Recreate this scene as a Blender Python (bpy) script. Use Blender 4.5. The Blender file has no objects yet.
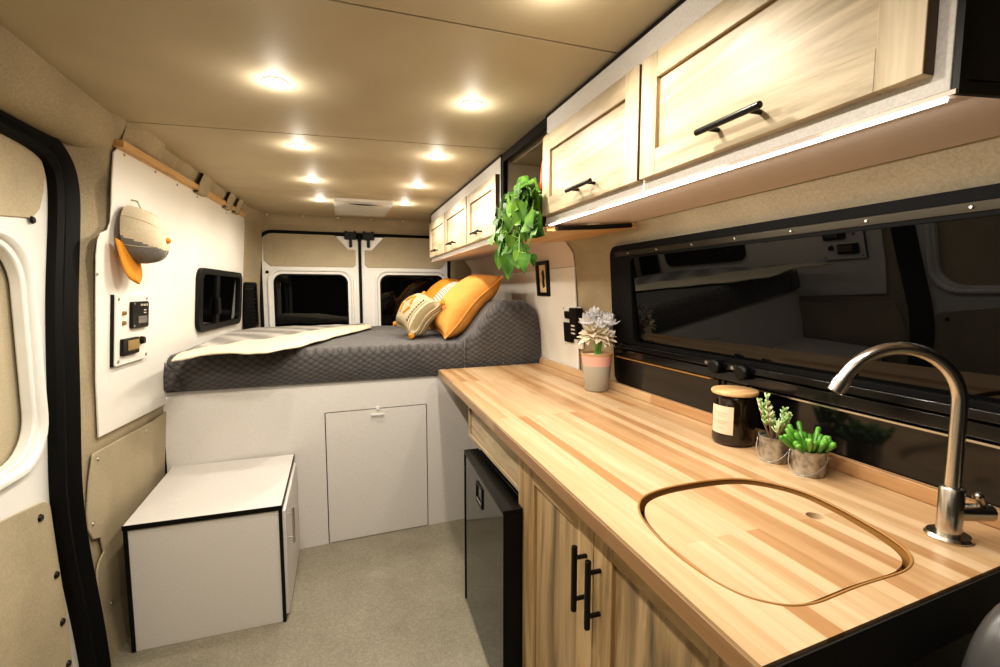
import bpy, bmesh, math, random
from mathutils import Vector, Matrix
random.seed(7)
C = bpy.context.scene.collection
PI = math.pi
# ------------------------------------------------------------------ camera
F = 470.0; H = 1.4
yaw = math.atan(158/470); pit = math.atan(44.5/math.hypot(470, 158))
FW = Vector((math.sin(yaw)*math.cos(pit), math.cos(yaw)*math.cos(pit), -math.sin(pit)))
RT = Vector((math.cos(yaw), -math.sin(yaw), 0)); UP = RT.cross(FW)
cam = bpy.data.cameras.new('camera'); cam.lens = 36*F/1000; cam.sensor_width = 36; cam.clip_start = .02
co = bpy.data.objects.new('camera', cam); C.objects.link(co)
co.matrix_world = Matrix((( RT.x, UP.x, -FW.x, 0), (RT.y, UP.y, -FW.y, 0), (RT.z, UP.z, -FW.z, H), (0, 0, 0, 1)))
bpy.context.scene.camera = co

def ray(px, py): return FW + RT*((px-500)/F) + UP*((333.5-py)/F)
def onX(px, py, X): d = ray(px, py); d = d*(X/d.x); return Vector((d.x, d.y, d.z+H))
def onY(px, py, Y): d = ray(px, py); d = d*(Y/d.y); return Vector((d.x, d.y, d.z+H))
def onZ(px, py, Z): d = ray(px, py); d = d*((Z-H)/d.z); return Vector((d.x, d.y, Z))
def onL(px, py, off=0):            # the plane of the left side wall panel
    # X = -.86+off + .0525 (Y-2) + .0694 (z-.85)
    d = ray(px, py); k = -.86+off-.105+.0694*(H-.85)
    t = k/(d.x-.0525*d.y-.0694*d.z); d = d*t
    return Vector((d.x, d.y, d.z+H))
def LPX(Y, z): return -.86+.0525*(Y-2)+.0694*(z-.85)

# ------------------------------------------------------------------ materials
def mat(name, col=(.8,.8,.8), rough=.5, metal=0, spec=.5, **k):
    m = bpy.data.materials.new(name); m.use_nodes = True
    b = m.node_tree.nodes['Principled BSDF']
    b.inputs['Base Color'].default_value = (*col, 1); b.inputs['Roughness'].default_value = rough
    b.inputs['Metallic'].default_value = metal; b.inputs['Specular IOR Level'].default_value = spec
    for a, v in k.items():
        b.inputs[a.replace('_', ' ')].default_value = v
    return m
def N(m, t, **k):
    n = m.node_tree.nodes.new(t)
    for a, v in k.items():
        if a.startswith('i_'): n.inputs[a[2:].replace('_', ' ')].default_value = v
        else: setattr(n, a, v)
    return n
def L(m, a, b): m.node_tree.links.new(a, b)
def bsdf(m): return m.node_tree.nodes['Principled BSDF']
def ramp(m, stops, fac):
    r = N(m, 'ShaderNodeValToRGB'); e = r.color_ramp.elements
    while len(e) < len(stops): e.new(.5)
    for x, (p, c) in zip(e, stops): x.position = p; x.color = (*c, 1)
    L(m, fac, r.inputs['Fac']); return r.outputs['Color']
def coords(m, scale=(1,1,1), rnd=False, rot=(0,0,0)):
    tc = N(m, 'ShaderNodeTexCoord'); mp = N(m, 'ShaderNodeMapping'); mp.inputs['Scale'].default_value = scale
    mp.inputs['Rotation'].default_value = rot
    L(m, tc.outputs['Object'], mp.inputs['Vector'])
    if rnd:
        oi = N(m, 'ShaderNodeObjectInfo'); mu = N(m, 'ShaderNodeMath', operation='MULTIPLY'); mu.inputs[1].default_value = 37
        L(m, oi.outputs['Random'], mu.inputs[0]); L(m, mu.outputs[0], mp.inputs['Location'])
    return mp.outputs['Vector']
def noise(m, vec, scale, detail=3, dist=0, rough=.5):
    n = N(m, 'ShaderNodeTexNoise'); n.inputs['Scale'].default_value = scale; n.inputs['Detail'].default_value = detail
    n.inputs['Distortion'].default_value = dist; n.inputs['Roughness'].default_value = rough
    if vec is not None: L(m, vec, n.inputs['Vector'])
    return n.outputs['Fac']
def bump(m, h, s=.3, d=.01):
    b = N(m, 'ShaderNodeBump'); b.inputs['Strength'].default_value = s; b.inputs['Distance'].default_value = d
    L(m, h, b.inputs['Height']); L(m, b.outputs['Normal'], bsdf(m).inputs['Normal'])
def math_n(m, op, a, b=None):
    n = N(m, 'ShaderNodeMath', operation=op)
    for i, v in enumerate((a, b)):
        if v is None: continue
        if isinstance(v, (int, float)): n.inputs[i].default_value = v
        else: L(m, v, n.inputs[i])
    return n.outputs[0]
def mixc(m, fac, a, b, bt='MIX'):
    n = N(m, 'ShaderNodeMix', data_type='RGBA', blend_type=bt)
    for i, v in ((0, fac), (6, a), (7, b)):
        if isinstance(v, (int, float)): n.inputs[i].default_value = v
        elif isinstance(v, tuple): n.inputs[i].default_value = (*v, 1)
        else: L(m, v, n.inputs[i])
    return n.outputs[2]

def fabric(name, c1, c2, sc=90, b=.35):
    m = mat(name, c1, .95, spec=.15); v = coords(m)
    f = noise(m, v, sc, 4, 0, .7); g = noise(m, v, 4, 3)
    c = ramp(m, [(.3, c1), (.7, c2)], f)
    c = mixc(m, .35, c, ramp(m, [(.3, (.5,.5,.5)), (.7, (1,1,1))], g), 'MULTIPLY')
    L(m, c, bsdf(m).inputs['Base Color']); bump(m, noise(m, v, sc*1.6, 3), b, .004); return m
M = {}
M['liner'] = fabric('beige_headliner_carpet', (.37,.305,.205), (.49,.415,.29), 160, .25)
M['linerpale'] = fabric('beige_panel_cloth', (.44,.375,.26), (.56,.485,.35), 180, .2)
m = M['ceiling'] = mat('taupe_ceiling_panel', (.46,.37,.235), .6, spec=.2)
L(m, ramp(m, [(.35, (.43,.36,.245)), (.65, (.50,.425,.30))], noise(m, coords(m), 2.2, 2)), bsdf(m).inputs['Base Color'])
m = M['white'] = mat('white_laminate', (.74,.71,.68), .45, spec=.4)
L(m, ramp(m, [(.4, (.70,.67,.64)), (.6, (.77,.74,.71))], noise(m, coords(m), 260, 2)), bsdf(m).inputs['Base Color'])
m = M['whitepanel'] = mat('white_wall_panel', (.80,.77,.71), .4, spec=.4)
L(m, ramp(m, [(.35, (.78,.75,.69)), (.65, (.83,.80,.74))], noise(m, coords(m), 3, 2)), bsdf(m).inputs['Base Color'])
m = M['paint'] = mat('white_vehicle_paint', (.80,.79,.76), .25, spec=.5, Coat_Weight=.4)
L(m, ramp(m, [(.3, (.77,.76,.73)), (.7, (.82,.81,.78))], noise(m, coords(m), 5, 2)), bsdf(m).inputs['Base Color'])
m = M['floor'] = mat('speckled_vinyl_floor', (.4,.37,.3), .55, spec=.3)
v = coords(m); L(m, mixc(m, .5, ramp(m, [(.35, (.20,.18,.13)), (.5, (.29,.262,.198)), (.68, (.43,.39,.31))], noise(m, v, 130, 4, 0, .7)), ramp(m, [(.3, (.24,.222,.175)), (.7, (.33,.305,.24))], noise(m, v, 7, 4))), bsdf(m).inputs['Base Color'])
bump(m, noise(m, v, 160, 2), .08, .002)
M['black'] = mat('black_plastic', (.005,.0048,.0045), .4, spec=.3)
m = M['rubber'] = mat('black_rubber_seal', (.003,.003,.003), .6, spec=.2)
bump(m, noise(m, coords(m), 60, 2), .1, .003)
M['blackmetal'] = mat('black_powder_coated_metal', (.010,.009,.008), .3, metal=.3)
M['glass'] = mat('dark_tinted_glass', (.002,.002,.002), .012, spec=.5, IOR=1.45)
M['darkgloss'] = mat('black_gloss_panel', (.004,.004,.004), .12, spec=.6)
m = M['fridgedoor'] = mat('dark_gloss_fridge_door', (.016,.0145,.015), .07, spec=.8)
M['grey'] = mat('dark_grey_vinyl', (.02,.019,.018), .6)
m = M['steel'] = mat('brushed_stainless_steel', (.62,.57,.50), .24, metal=1)
bump(m, noise(m, coords(m, (8,8,300)), 3, 2), .03, .001)
M['chrome'] = mat('satin_chrome', (.6,.58,.55), .2, metal=1)
m = M['galv'] = mat('galvanised_tin', (.45,.43,.40), .38, metal=.85)
v = coords(m); L(m, ramp(m, [(.3, (.26,.25,.23)), (.55, (.5,.48,.45)), (.8, (.62,.60,.55))], noise(m, v, 70, 4)), bsdf(m).inputs['Base Color'])
M['paperwhite'] = mat('cream_paper', (.62,.56,.46), .7)
M['soil'] = mat('dark_potting_soil', (.05,.03,.018), .95); bump(M['soil'], noise(M['soil'], coords(M['soil']), 200, 3), .8, .006)
M['gravel'] = mat('pale_gravel', (.7,.66,.58), .9); bump(M['gravel'], noise(M['gravel'], coords(M['gravel']), 160, 3), .8, .006)

def plain_wood(name, cols, axis, k=1, rough=.45, spec=.35, contrast=1):
    m = mat(name, cols[1], rough, spec=spec)
    sc = [7*k]*3; sc[axis] = .8*k
    v = coords(m, tuple(sc), True)
    f = noise(m, v, 1.6, 6, 1.2, .6)
    c = ramp(m, [(.30, cols[0]), (.48, cols[1]), (.62, cols[2]), (.8, cols[1])], f)
    sc2 = [120*k]*3; sc2[axis] = 4*k
    g = noise(m, coords(m, tuple(sc2), True), 1, 2)
    c = mixc(m, .35, c, ramp(m, [(.3, (.72,.68,.62)), (.7, (1,1,1))], g), 'MULTIPLY')
    L(m, c, bsdf(m).inputs['Base Color']); bump(m, g, .05, .001); return m
pale = [(.25,.215,.155), (.50,.405,.27), (.64,.54,.39)]
M['maple_y'] = plain_wood('spalted_maple_lengthwise', pale, 1)
M['maple_z'] = plain_wood('spalted_maple_upright', pale, 2)
M['oak_panel'] = plain_wood('weathered_maple_panel', [(.09,.085,.07), (.34,.235,.125), (.52,.38,.22)], 2)
warm = [(.14,.12,.085), (.46,.31,.155), (.64,.48,.28)]
M['oak_y'] = plain_wood('warm_spalted_maple_lengthwise', warm, 1)
M['oak_z'] = plain_wood('warm_spalted_maple_upright', warm, 2)
M['pine'] = plain_wood('honey_pine_strip', [(.48,.26,.08), (.62,.38,.15), (.72,.47,.22)], 1)
M['woodedge'] = mat('routed_wood_edge', (.33,.17,.05), .5)
M['endgrain'] = plain_wood('dark_door_edge', [(.03,.02,.01), (.07,.04,.02), (.12,.07,.03)], 2)

def butcher(name, dark=1.0):
    m = mat(name, (.6,.4,.2), .36, spec=.4, Coat_Weight=.15, Coat_Roughness=.25)
    tc = N(m, 'ShaderNodeTexCoord'); mp = N(m, 'ShaderNodeMapping'); mp.inputs['Rotation'].default_value = (0, 0, PI/2)
    L(m, tc.outputs['Object'], mp.inputs['Vector'])
    b = N(m, 'ShaderNodeTexBrick'); b.offset = .37; b.squash = 1
    b.inputs['Color1'].default_value = (0,0,0,1); b.inputs['Color2'].default_value = (1,1,1,1); b.inputs['Mortar'].default_value = (.3,.3,.3,1)
    b.inputs['Scale'].default_value = 1; b.inputs['Mortar Size'].default_value = .0004; b.inputs['Brick Width'].default_value = 1.9
    b.inputs['Row Height'].default_value = .034; b.inputs['Bias'].default_value = 0
    L(m, mp.outputs['Vector'], b.inputs['Vector'])
    d = dark
    c = ramp(m, [(0, (.42*d,.23*d,.10*d)), (.25, (.50*d,.315*d,.165*d)), (.6, (.56*d,.39*d,.225*d)), (1, (.64*d,.47*d,.30*d))], b.outputs['Color'])
    g = noise(m, coords(m, (34, 1.6, 34)), 1.5, 5, .8)
    c = mixc(m, .55, c, ramp(m, [(.3, (.70,.62,.5)), (.65, (1,1,1))], g), 'MULTIPLY')
    L(m, c, bsdf(m).inputs['Base Color']); return m
M['butcher'] = butcher('maple_butcher_block', 1.0)
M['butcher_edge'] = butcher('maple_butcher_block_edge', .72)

# quilt
m = M['quilt'] = mat('dark_grey_quilted_cotton', (.09,.085,.088), .9, spec=.2, Sheen_Weight=.25)
tc = N(m, 'ShaderNodeTexCoord'); sx = N(m, 'ShaderNodeSeparateXYZ'); L(m, tc.outputs['Object'], sx.inputs[0])
vv = math_n(m, 'SUBTRACT', sx.outputs['Y'], sx.outputs['Z'])
s1 = math_n(m, 'ABSOLUTE', math_n(m, 'SINE', math_n(m, 'MULTIPLY', math_n(m, 'ADD', math_n(m, 'MULTIPLY', sx.outputs['X'], .6), vv), 105)))
s2 = math_n(m, 'ABSOLUTE', math_n(m, 'SINE', math_n(m, 'MULTIPLY', math_n(m, 'SUBTRACT', math_n(m, 'MULTIPLY', sx.outputs['X'], .6), vv), 105)))
s3 = math_n(m, 'ABSOLUTE', math_n(m, 'SINE', math_n(m, 'MULTIPLY', math_n(m, 'MULTIPLY', s1, s2), 4.5)))
hh = math_n(m, 'ADD', math_n(m, 'MULTIPLY', s1, s2), math_n(m, 'MULTIPLY', s3, .35))
nq = noise(m, tc.outputs['Object'], 9, 3)
c = ramp(m, [(.0, (.060,.055,.055)), (.3, (.088,.082,.082)), (1, (.125,.117,.117))], hh)
c = mixc(m, .5, c, ramp(m, [(.3, (.65,.65,.65)), (.7, (1,1,1))], nq), 'MULTIPLY')
L(m, c, bsdf(m).inputs['Base Color']); bump(m, hh, .6, .006)
M['cream'] = fabric('cream_fleece_throw', (.60,.54,.40), (.80,.74,.58), 150, .6)
m = M['plush'] = mat('grey_banded_plush', (.3,.28,.24), .95, spec=.1, Sheen_Weight=.4)
w = N(m, 'ShaderNodeTexWave', bands_direction='DIAGONAL'); w.inputs['Scale'].default_value = 1.7; w.inputs['Distortion'].default_value = 3.5
L(m, coords(m), w.inputs['Vector'])
L(m, ramp(m, [(.1, (.17,.15,.13)), (.5, (.29,.265,.23)), (.9, (.43,.40,.35))], w.outputs['Fac']), bsdf(m).inputs['Base Color'])
bump(m, noise(m, coords(m), 120, 3), .6, .006)
M['orange'] = fabric('mustard_orange_cotton', (.66,.30,.07), (.76,.38,.115), 140, .25)
bump(M['orange'], noise(M['orange'], coords(M['orange']), 9, 3), .5, .02)
M['orange2'] = fabric('bright_mustard_cotton', (.62,.25,.03), (.72,.32,.05), 140, .25)
def stripe_mat(name, a, b, sc, direction='X'):
    m = mat(name, a, .95, spec=.1)
    w = N(m, 'ShaderNodeTexWave', bands_direction=direction); w.inputs['Scale'].default_value = sc; w.inputs['Distortion'].default_value = 1.2
    w.inputs['Detail'].default_value = 2; w.inputs['Detail Scale'].default_value = 4
    L(m, coords(m), w.inputs['Vector']); L(m, ramp(m, [(.2, b), (.6, a)], w.outputs['Fac']), bsdf(m).inputs['Base Color'])
    bump(m, w.outputs['Fac'], .8, .006); return m
M['stripe'] = stripe_mat('cream_ribbed_weave', (.68,.62,.50), (.33,.28,.20), 24, 'X')
M['weave'] = stripe_mat('tan_tufted_weave', (.60,.52,.36), (.36,.29,.17), 26, 'Y')
M['leaf'] = mat('glossy_green_leaf', (.07,.22,.02), .55, spec=.25)
m = M['leaf']; L(m, ramp(m, [(.3, (.014,.05,.005)), (.5, (.05,.14,.012)), (.72, (.15,.27,.035))], noise(m, coords(m), 14, 3)), bsdf(m).inputs['Base Color'])
M['stem'] = mat('pale_green_stem', (.22,.36,.08), .5)
m = M['succ'] = mat('bright_green_succulent', (.15,.42,.04), .35, spec=.5)
L(m, ramp(m, [(.3, (.05,.18,.015)), (.6, (.14,.36,.045)), (.8, (.32,.52,.14))], noise(m, coords(m), 40, 2)), bsdf(m).inputs['Base Color'])
m = M['succ2'] = mat('pale_pinkish_green_succulent', (.35,.5,.2), .45)
L(m, ramp(m, [(.3, (.20,.42,.09)), (.55, (.46,.60,.30)), (.72, (.78,.62,.56))], noise(m, coords(m), 60, 2)), bsdf(m).inputs['Base Color'])
M['bark'] = mat('brown_succulent_stem', (.22,.12,.06), .8)
M['silver'] = mat('silver_foil_petals', (.86,.84,.83), .5); bump(M['silver'], noise(M['silver'], coords(M['silver']), 90, 3), 1, .01)
M['petal'] = mat('cream_paper_petals', (.78,.70,.54), .8); bump(M['petal'], noise(M['petal'], coords(M['petal']), 50, 3), .6, .008)
M['potgrey'] = mat('grey_green_glazed_pot', (.40,.37,.30), .45)
M['potpink'] = mat('pink_glaze_band', (.70,.40,.32), .45)
M['rim'] = mat('terracotta_rim', (.5,.3,.15), .6)
M['amber'] = mat('dark_amber_jar_glass', (.012,.006,.003), .06, spec=.8)
m = M['labelpaper'] = mat('kraft_label_paper', (.60,.50,.36), .8)
M['lid'] = plain_wood('wooden_jar_lid', [(.45,.26,.11), (.6,.38,.18), (.68,.46,.24)], 0, 2)
M['red'] = mat('red_book_cover', (.62,.05,.015), .5)
M['brown'] = mat('brown_wood_veneer', (.16,.06,.02), .6)
M['capbeige'] = fabric('beige_cap_cotton', (.62,.52,.36), (.78,.68,.52), 200, .3)
M['capgrey'] = fabric('grey_cap_cotton', (.17,.16,.145), (.27,.26,.24), 200, .3)
M['screw'] = mat('dull_screw_head', (.45,.42,.36), .4, metal=.8)
M['brass'] = mat('brass_toggle', (.45,.32,.15), .35, metal=.9)
M['lcd'] = mat('grey_lcd_screen', (.16,.15,.14), .25)
M['ink'] = mat('black_ink', (.01,.01,.01), .7)
M['tan'] = mat('tan_picture_paper', (.72,.56,.33), .8)
M['groove'] = mat('dark_groove', (.02,.018,.015), .8)
M['pink'] = mat('pinkish_white_laminate', (.70,.585,.50), .5)
def emis(name, col, s):
    m = mat(name, col); b = bsdf(m); b.inputs['Emission Color'].default_value = (*col, 1); b.inputs['Emission Strength'].default_value = s; return m
M['lamp'] = emis('warm_led_lens', (1,.96,.88), 40)
M['strip'] = emis('cool_led_strip', (1,.97,.92), 9)

# ------------------------------------------------------------------ mesh helpers
def bm_new(): return bmesh.new()
def finish(me, ang=35):
    for p in me.polygons: p.use_smooth = True
    me.set_sharp_from_angle(angle=math.radians(ang))
def thing(name, label, cat, loc=(0,0,0), group=None):
    o = bpy.data.objects.new(name, None); C.objects.link(o); o.location = loc; o.empty_display_size = .05
    if label: o['label'] = label
    if cat: o['category'] = cat
    if group: o['group'] = group
    return o
def wloc(o):
    v = Vector(o.location); p = o.parent
    while p: v += Vector(p.location); p = p.parent
    return v
def obj(name, bm, mats, parent=None, kind=None, label=None, cat=None, group=None, bevel=0, subsurf=0, recalc=True, ang=35):
    """bm holds WORLD coordinates; becomes one mesh object with its origin at its base"""
    if recalc: bmesh.ops.recalc_face_normals(bm, faces=bm.faces)
    me = bpy.data.meshes.new(name); 
    xs = [v.co.x for v in bm.verts]; ys = [v.co.y for v in bm.verts]; zs = [v.co.z for v in bm.verts]
    org = Vector(((min(xs)+max(xs))/2, (min(ys)+max(ys))/2, min(zs)))
    for v in bm.verts: v.co -= org
    bm.to_mesh(me); bm.free()
    if not isinstance(mats, (list, tuple)): mats = [mats]
    for x in mats: me.materials.append(x)
    finish(me, ang)
    o = bpy.data.objects.new(name, me); C.objects.link(o)
    if parent is not None:
        o.parent = parent; o.location = org-wloc(parent)
    else: o.location = org
    if kind: o['kind'] = kind
    if label: o['label'] = label
    if cat: o['category'] = cat
    if group: o['group'] = group
    if bevel:
        b = o.modifiers.new('bevel', 'BEVEL'); b.width = bevel; b.segments = 2; b.limit_method = 'ANGLE'; b.angle_limit = math.radians(40)
    if subsurf:
        s = o.modifiers.new('subsurf', 'SUBSURF'); s.levels = subsurf; s.render_levels = subsurf
    return o
def box(bm, a, b, mi=0):
    r = bmesh.ops.create_cube(bm, size=1)
    c = [(a[i]+b[i])/2 for i in range(3)]; s = [abs(b[i]-a[i]) for i in range(3)]
    for v in r['verts']: v.co = Vector([c[i]+v.co[i]*s[i] for i in range(3)])
    if mi:
        for f in {f for v in r['verts'] for f in v.link_faces}: f.material_index = mi
    return r['verts']
def frame_of(d):
    d = Vector(d).normalized(); u = Vector((0,0,1)) if abs(d.z) < .9 else Vector((1,0,0))
    a = d.cross(u).normalized(); return a, d.cross(a).normalized()
def cyl(bm, p, q, r, r2=None, n=20, mi=0, caps=True):
    p = Vector(p); q = Vector(q); r2 = r if r2 is None else r2; a, b = frame_of(q-p); rings = []
    for c, rr in ((p, r), (q, r2)):
        rings.append([bm.verts.new(c+a*math.cos(2*PI*i/n)*rr+b*math.sin(2*PI*i/n)*rr) for i in range(n)])
    fs = [bm.faces.new((rings[0][i], rings[0][(i+1)%n], rings[1][(i+1)%n], rings[1][i])) for i in range(n)]
    if caps: fs += [bm.faces.new(rings[0][::-1]), bm.faces.new(rings[1])]
    for f in fs: f.material_index = mi
def tube(bm, pts, r, n=10, mi=0, closed=False):
    pts = [Vector(p) for p in pts]; rings = []; m_ = len(pts); up = None
    for i, p in enumerate(pts):
        t = (pts[(i+1) % m_]-pts[i-1]) if closed else (pts[min(i+1, m_-1)]-pts[max(i-1, 0)])
        t.normalize()
        if up is None: up = frame_of(t)[0]
        up = (up-t*up.dot(t)); 
        if up.length < 1e-6: up = frame_of(t)[0]
        up.normalize(); w = t.cross(up); rr = r[i] if isinstance(r, (list, tuple)) else r
        rings.append([bm.verts.new(p+up*math.cos(2*PI*k/n)*rr+w*math.sin(2*PI*k/n)*rr) for k in range(n)])
    for i in range(m_ if closed else m_-1):
        A, B = rings[i], rings[(i+1) % m_]
        for k in range(n): bm.faces.new((A[k], A[(k+1)%n], B[(k+1)%n], B[k])).material_index = mi
    if not closed:
        bm.faces.new(rings[0][::-1]).material_index = mi; bm.faces.new(rings[-1]).material_index = mi
def lathe(bm, prof, c, n=32, mi=0, axis=None):
    """prof: list of (r, z[, mat])"""
    c = Vector(c); rings = []
    for e in prof:
        r, z = e[0], e[1]
        rings.append([bm.verts.new(c+Vector((r*math.cos(2*PI*i/n), r*math.sin(2*PI*i/n), z))) for i in range(n)] if r > 1e-5 else [bm.verts.new(c+Vector((0,0,z)))])
    for j in range(len(prof)-1):
        A, B = rings[j], rings[j+1]; q = prof[j][2] if len(prof[j]) > 2 else mi
        for i in range(n):
            if len(A) == 1 and len(B) == 1: continue
            if len(A) == 1: f = bm.faces.new((A[0], B[(i+1)%n], B[i]))
            elif len(B) == 1: f = bm.faces.new((A[i], A[(i+1)%n], B[0]))
            else: f = bm.faces.new((A[i], A[(i+1)%n], B[(i+1)%n], B[i]))
            f.material_index = q
def rr(x0, y0, x1, y1, r, n=6):
    if x1 < x0: x0, x1 = x1, x0
    if y1 < y0: y0, y1 = y1, y0
    out = []
    for cx, cy, a in ((x1-r, y1-r, 0), (x0+r, y1-r, 90), (x0+r, y0+r, 180), (x1-r, y0+r, 270)):
        for k in range(n+1):
            t = math.radians(a+90*k/n); out.append((cx+r*math.cos(t), cy+r*math.sin(t)))
    return out
def plate(bm, loops, depth, f, mi=0, c0=0):
    """fill 2-D loops (first outer, others holes), thickness depth, mapped with f(a,b,c)"""
    cu = bpy.data.curves.new('t', 'CURVE'); cu.dimensions = '2D'; cu.fill_mode = 'BOTH'; cu.extrude = .5
    for lp in loops:
        s = cu.splines.new('POLY'); s.points.add(len(lp)-1)
        for p, q in zip(s.points, lp): p.co = (q[0], q[1], 0, 1)
        s.use_cyclic_u = True
    t = bpy.data.objects.new('t', cu); me = bpy.data.meshes.new_from_object(t)
    b2 = bmesh.new(); b2.from_mesh(me); bmesh.ops.remove_doubles(b2, verts=b2.verts, dist=1e-5)
    for v in b2.verts: v.co = Vector(f(v.co.x, v.co.y, c0+(v.co.z+.5)*depth))
    for fc in b2.faces: fc.material_index = mi
    tm = bpy.data.meshes.new('t'); b2.to_mesh(tm); b2.free(); bm.from_mesh(tm)
    bpy.data.objects.remove(t); bpy.data.curves.remove(cu); bpy.data.meshes.remove(me); bpy.data.meshes.remove(tm)
fZ = lambda a, b, c: (a, b, c)                     # horizontal plate (a=X, b=Y, c=Z)
def fRear(Y): return lambda a, b, c: (a, Y-c, b)   # rear wall, growing toward the camera
def fL(off=0): return lambda a, b, c: (LPX(a, b)+off+c, a, b)
def fR(X): return lambda a, b, c: (X-c, a, b)      # right hand side, growing toward the aisle
def struct(name, bm, m, parent=None, **k): return obj(name, bm, m, parent, kind=None if parent else 'structure', **k)
def grid(bm, P, mi=0, closed_u=False):
    V = [[bm.verts.new(p) for p in row] for row in P]
    nu = len(V)
    for i in range(nu if closed_u else nu-1):
        for j in range(len(V[0])-1):
            bm.faces.new((V[i][j], V[(i+1)%nu][j], V[(i+1)%nu][j+1], V[i][j+1])).material_index = mi
    return V
def lerp(a, b, t): return a+(b-a)*t
def interp(pts, x):
    if x <= pts[0][0]: return pts[0][1]
    for (a, b), (c, d) in zip(pts, pts[1:]):
        if x <= c: return b+(d-b)*(x-a)/(c-a)
    return pts[-1][1]
def sstep(a, b, x): t = max(0, min(1, (x-a)/(b-a))); return t*t*(3-2*t)

ZC = 2.03      # ceiling height
YF = -1.3      # front closing wall
YR = 4.35      # rear doors
XR = 1.2       # right wall
# ------------------------------------------------------------------ floor
bm = bm_new(); box(bm, (-1.0, YF, -.05), (1.3, 4.5, 0)); struct('floor', bm, M['floor'])
# ------------------------------------------------------------------ ceiling with seams
cuts = [YF, 1.143, 2.10, 3.24, 4.26]
ceil = None
bm = bm_new()
def ceil_z(y): return ZC
for a, b in zip(cuts, cuts[1:]):
    sk = lambda x, y: y+.0 if y in (YF, 4.26) else y-(.008 if y < 1.5 else .085)*(x+.1)   # seams run very slightly askew
    a0 = a+(.0035 if a != YF else 0); b0 = b-(.0035 if b != 4.26 else 0)
    xs = [-.80, -.4, 0, .4, .72, 1.08]
    pts = [(x, a0-(0 if a == YF else (.0 if a < 1.5 else .085)*x)) for x in xs]+[(x, b0-(0 if b == 4.26 else (.0 if b < 1.5 else .085)*x)) for x in reversed(xs)]
    plate(bm, [pts], .02, fZ, c0=ZC)
ceil = struct('ceiling', bm, M['ceiling'], bevel=.002)
bm = bm_new(); box(bm, (-1.0, YF, ZC+.021), (1.3, 4.5, ZC+.06)); struct('ceiling_backing', bm, M['groove'])

# ------------------------------------------------------------------ left wall
seal = [(-1.25,1.885),(.6,1.885),(1.70,1.885),(1.83,1.883),(1.92,1.868),(1.98,1.84),(2.012,1.79),(2.010,1.72),(1.985,1.58),(1.945,1.42),(1.922,1.25),(1.905,1.05),(1.885,.89),(1.865,.76),(1.868,.60),(1.90,.42),(1.935,.25),(1.955,.10),(1.965,.0)]
def seal_y(z):
    pts = sorted([(b, a) for a, b in seal[4:]]); return interp(pts, z)
def LWX(Y, z):
    mid = interp([(-2,-.865),(2,-.86),(4.02,-.754),(4.35,-.665),(4.5,-.665)], Y)
    x = mid + (.0694*(z-.85) if z > 0 else 0)
    if z > 1.93: x += .035*(z-1.93)/.10
    s = Y-(seal_y(min(z, 1.86))+.055)
    return lerp(-.872, x-.006, sstep(0, .10, s)**.7)
bm = bm_new()
zs = [0,.2,.4,.55,.7,.8,.86,.95,1.1,1.25,1.4,1.5,1.6,1.7,1.78,1.84,1.88,1.93,1.96,2.0,2.03]
P = []
for z in zs:
    y0 = seal_y(min(z, 1.86))+.055 if z < 1.85 else 1.94
    row = []
    for k in range(41):
        t = k/40; Y = y0+(4.36-y0)*(t**1.3); row.append(Vector((LWX(Y, z), Y, z)))
    P.append(row)
V = grid(bm, P)
wall_l = struct('wall_left', bm, M['liner'], recalc=False, ang=60)
# rolled headliner cove above the sliding door
bm = bm_new(); P = []
rollp = [(-.872,1.905),(-.850,1.893),(-.820,1.890),(-.793,1.896),(-.772,1.908),(-.757,1.924),(-.747,1.944),(-.741,1.968),(-.737,1.995),(-.735,2.034)]
rollp = [rollp[0]]+[p for q, r_ in zip(rollp, rollp[1:]) for p in (((q[0]*.75+r_[0]*.25), (q[1]*.75+r_[1]*.25)), ((q[0]*.25+r_[0]*.75), (q[1]*.25+r_[1]*.75)))]+[rollp[-1]]
for i in range(30):
    Y = YF+(2.20-YF)*i/29 if i < 27 else (2.06, 2.13, 2.17)[i-27]
    row = []
    for k, (X, Z) in enumerate(rollp):
        t = max(0, (Y-2.02)/.15); w_ = math.sqrt(max(0, 1-t*t)) if t > 0 else 1
        q = k/(len(rollp)-1); lean_ = -.022*sstep(.9, 2.1, Y)
        row.append(Vector((lerp(LWX(max(Y, 2.0), Z)-.004, X+lean_, .25+.75*w_ if t < 1 else 0), Y+.02*math.sin(PI*q)*(1 if i == 29 else 0), Z)))
    P.append(row)
grid(bm, P); struct('trim_1', bm, M['liner'], recalc=False, ang=60)
# outer shell of the left side so nothing is open
bm = bm_new(); box(bm, (-1.0, YF, 0), (-.96, 4.5, ZC+.05)); struct('wall_outer', bm, M['groove'])

# sliding door: white pressed steel with cloth infills
door = thing('door_1', None, None, (-.93, .9, 0)); door['kind'] = 'structure'
bm = bm_new()
outl = [(-1.2,.0),(1.97,.0),(1.94,.25),(1.90,.42),(1.87,.6),(1.868,.76),(1.89,.89),(1.91,1.05),(1.925,1.25),(1.95,1.42),(1.99,1.58),(2.005,1.72),(2.0,1.79),(1.97,1.84),(1.91,1.87),(1.8,1.885),(-1.2,1.885)]
hole = rr(.95, .90, 1.80, 1.54, .13, 8)
hole2 = rr(-.9, .90, .72, 1.54, .13, 8)
plate(bm, [outl, hole, hole2], .035, lambda a, b, c: (-.94+c, a, b))
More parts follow.
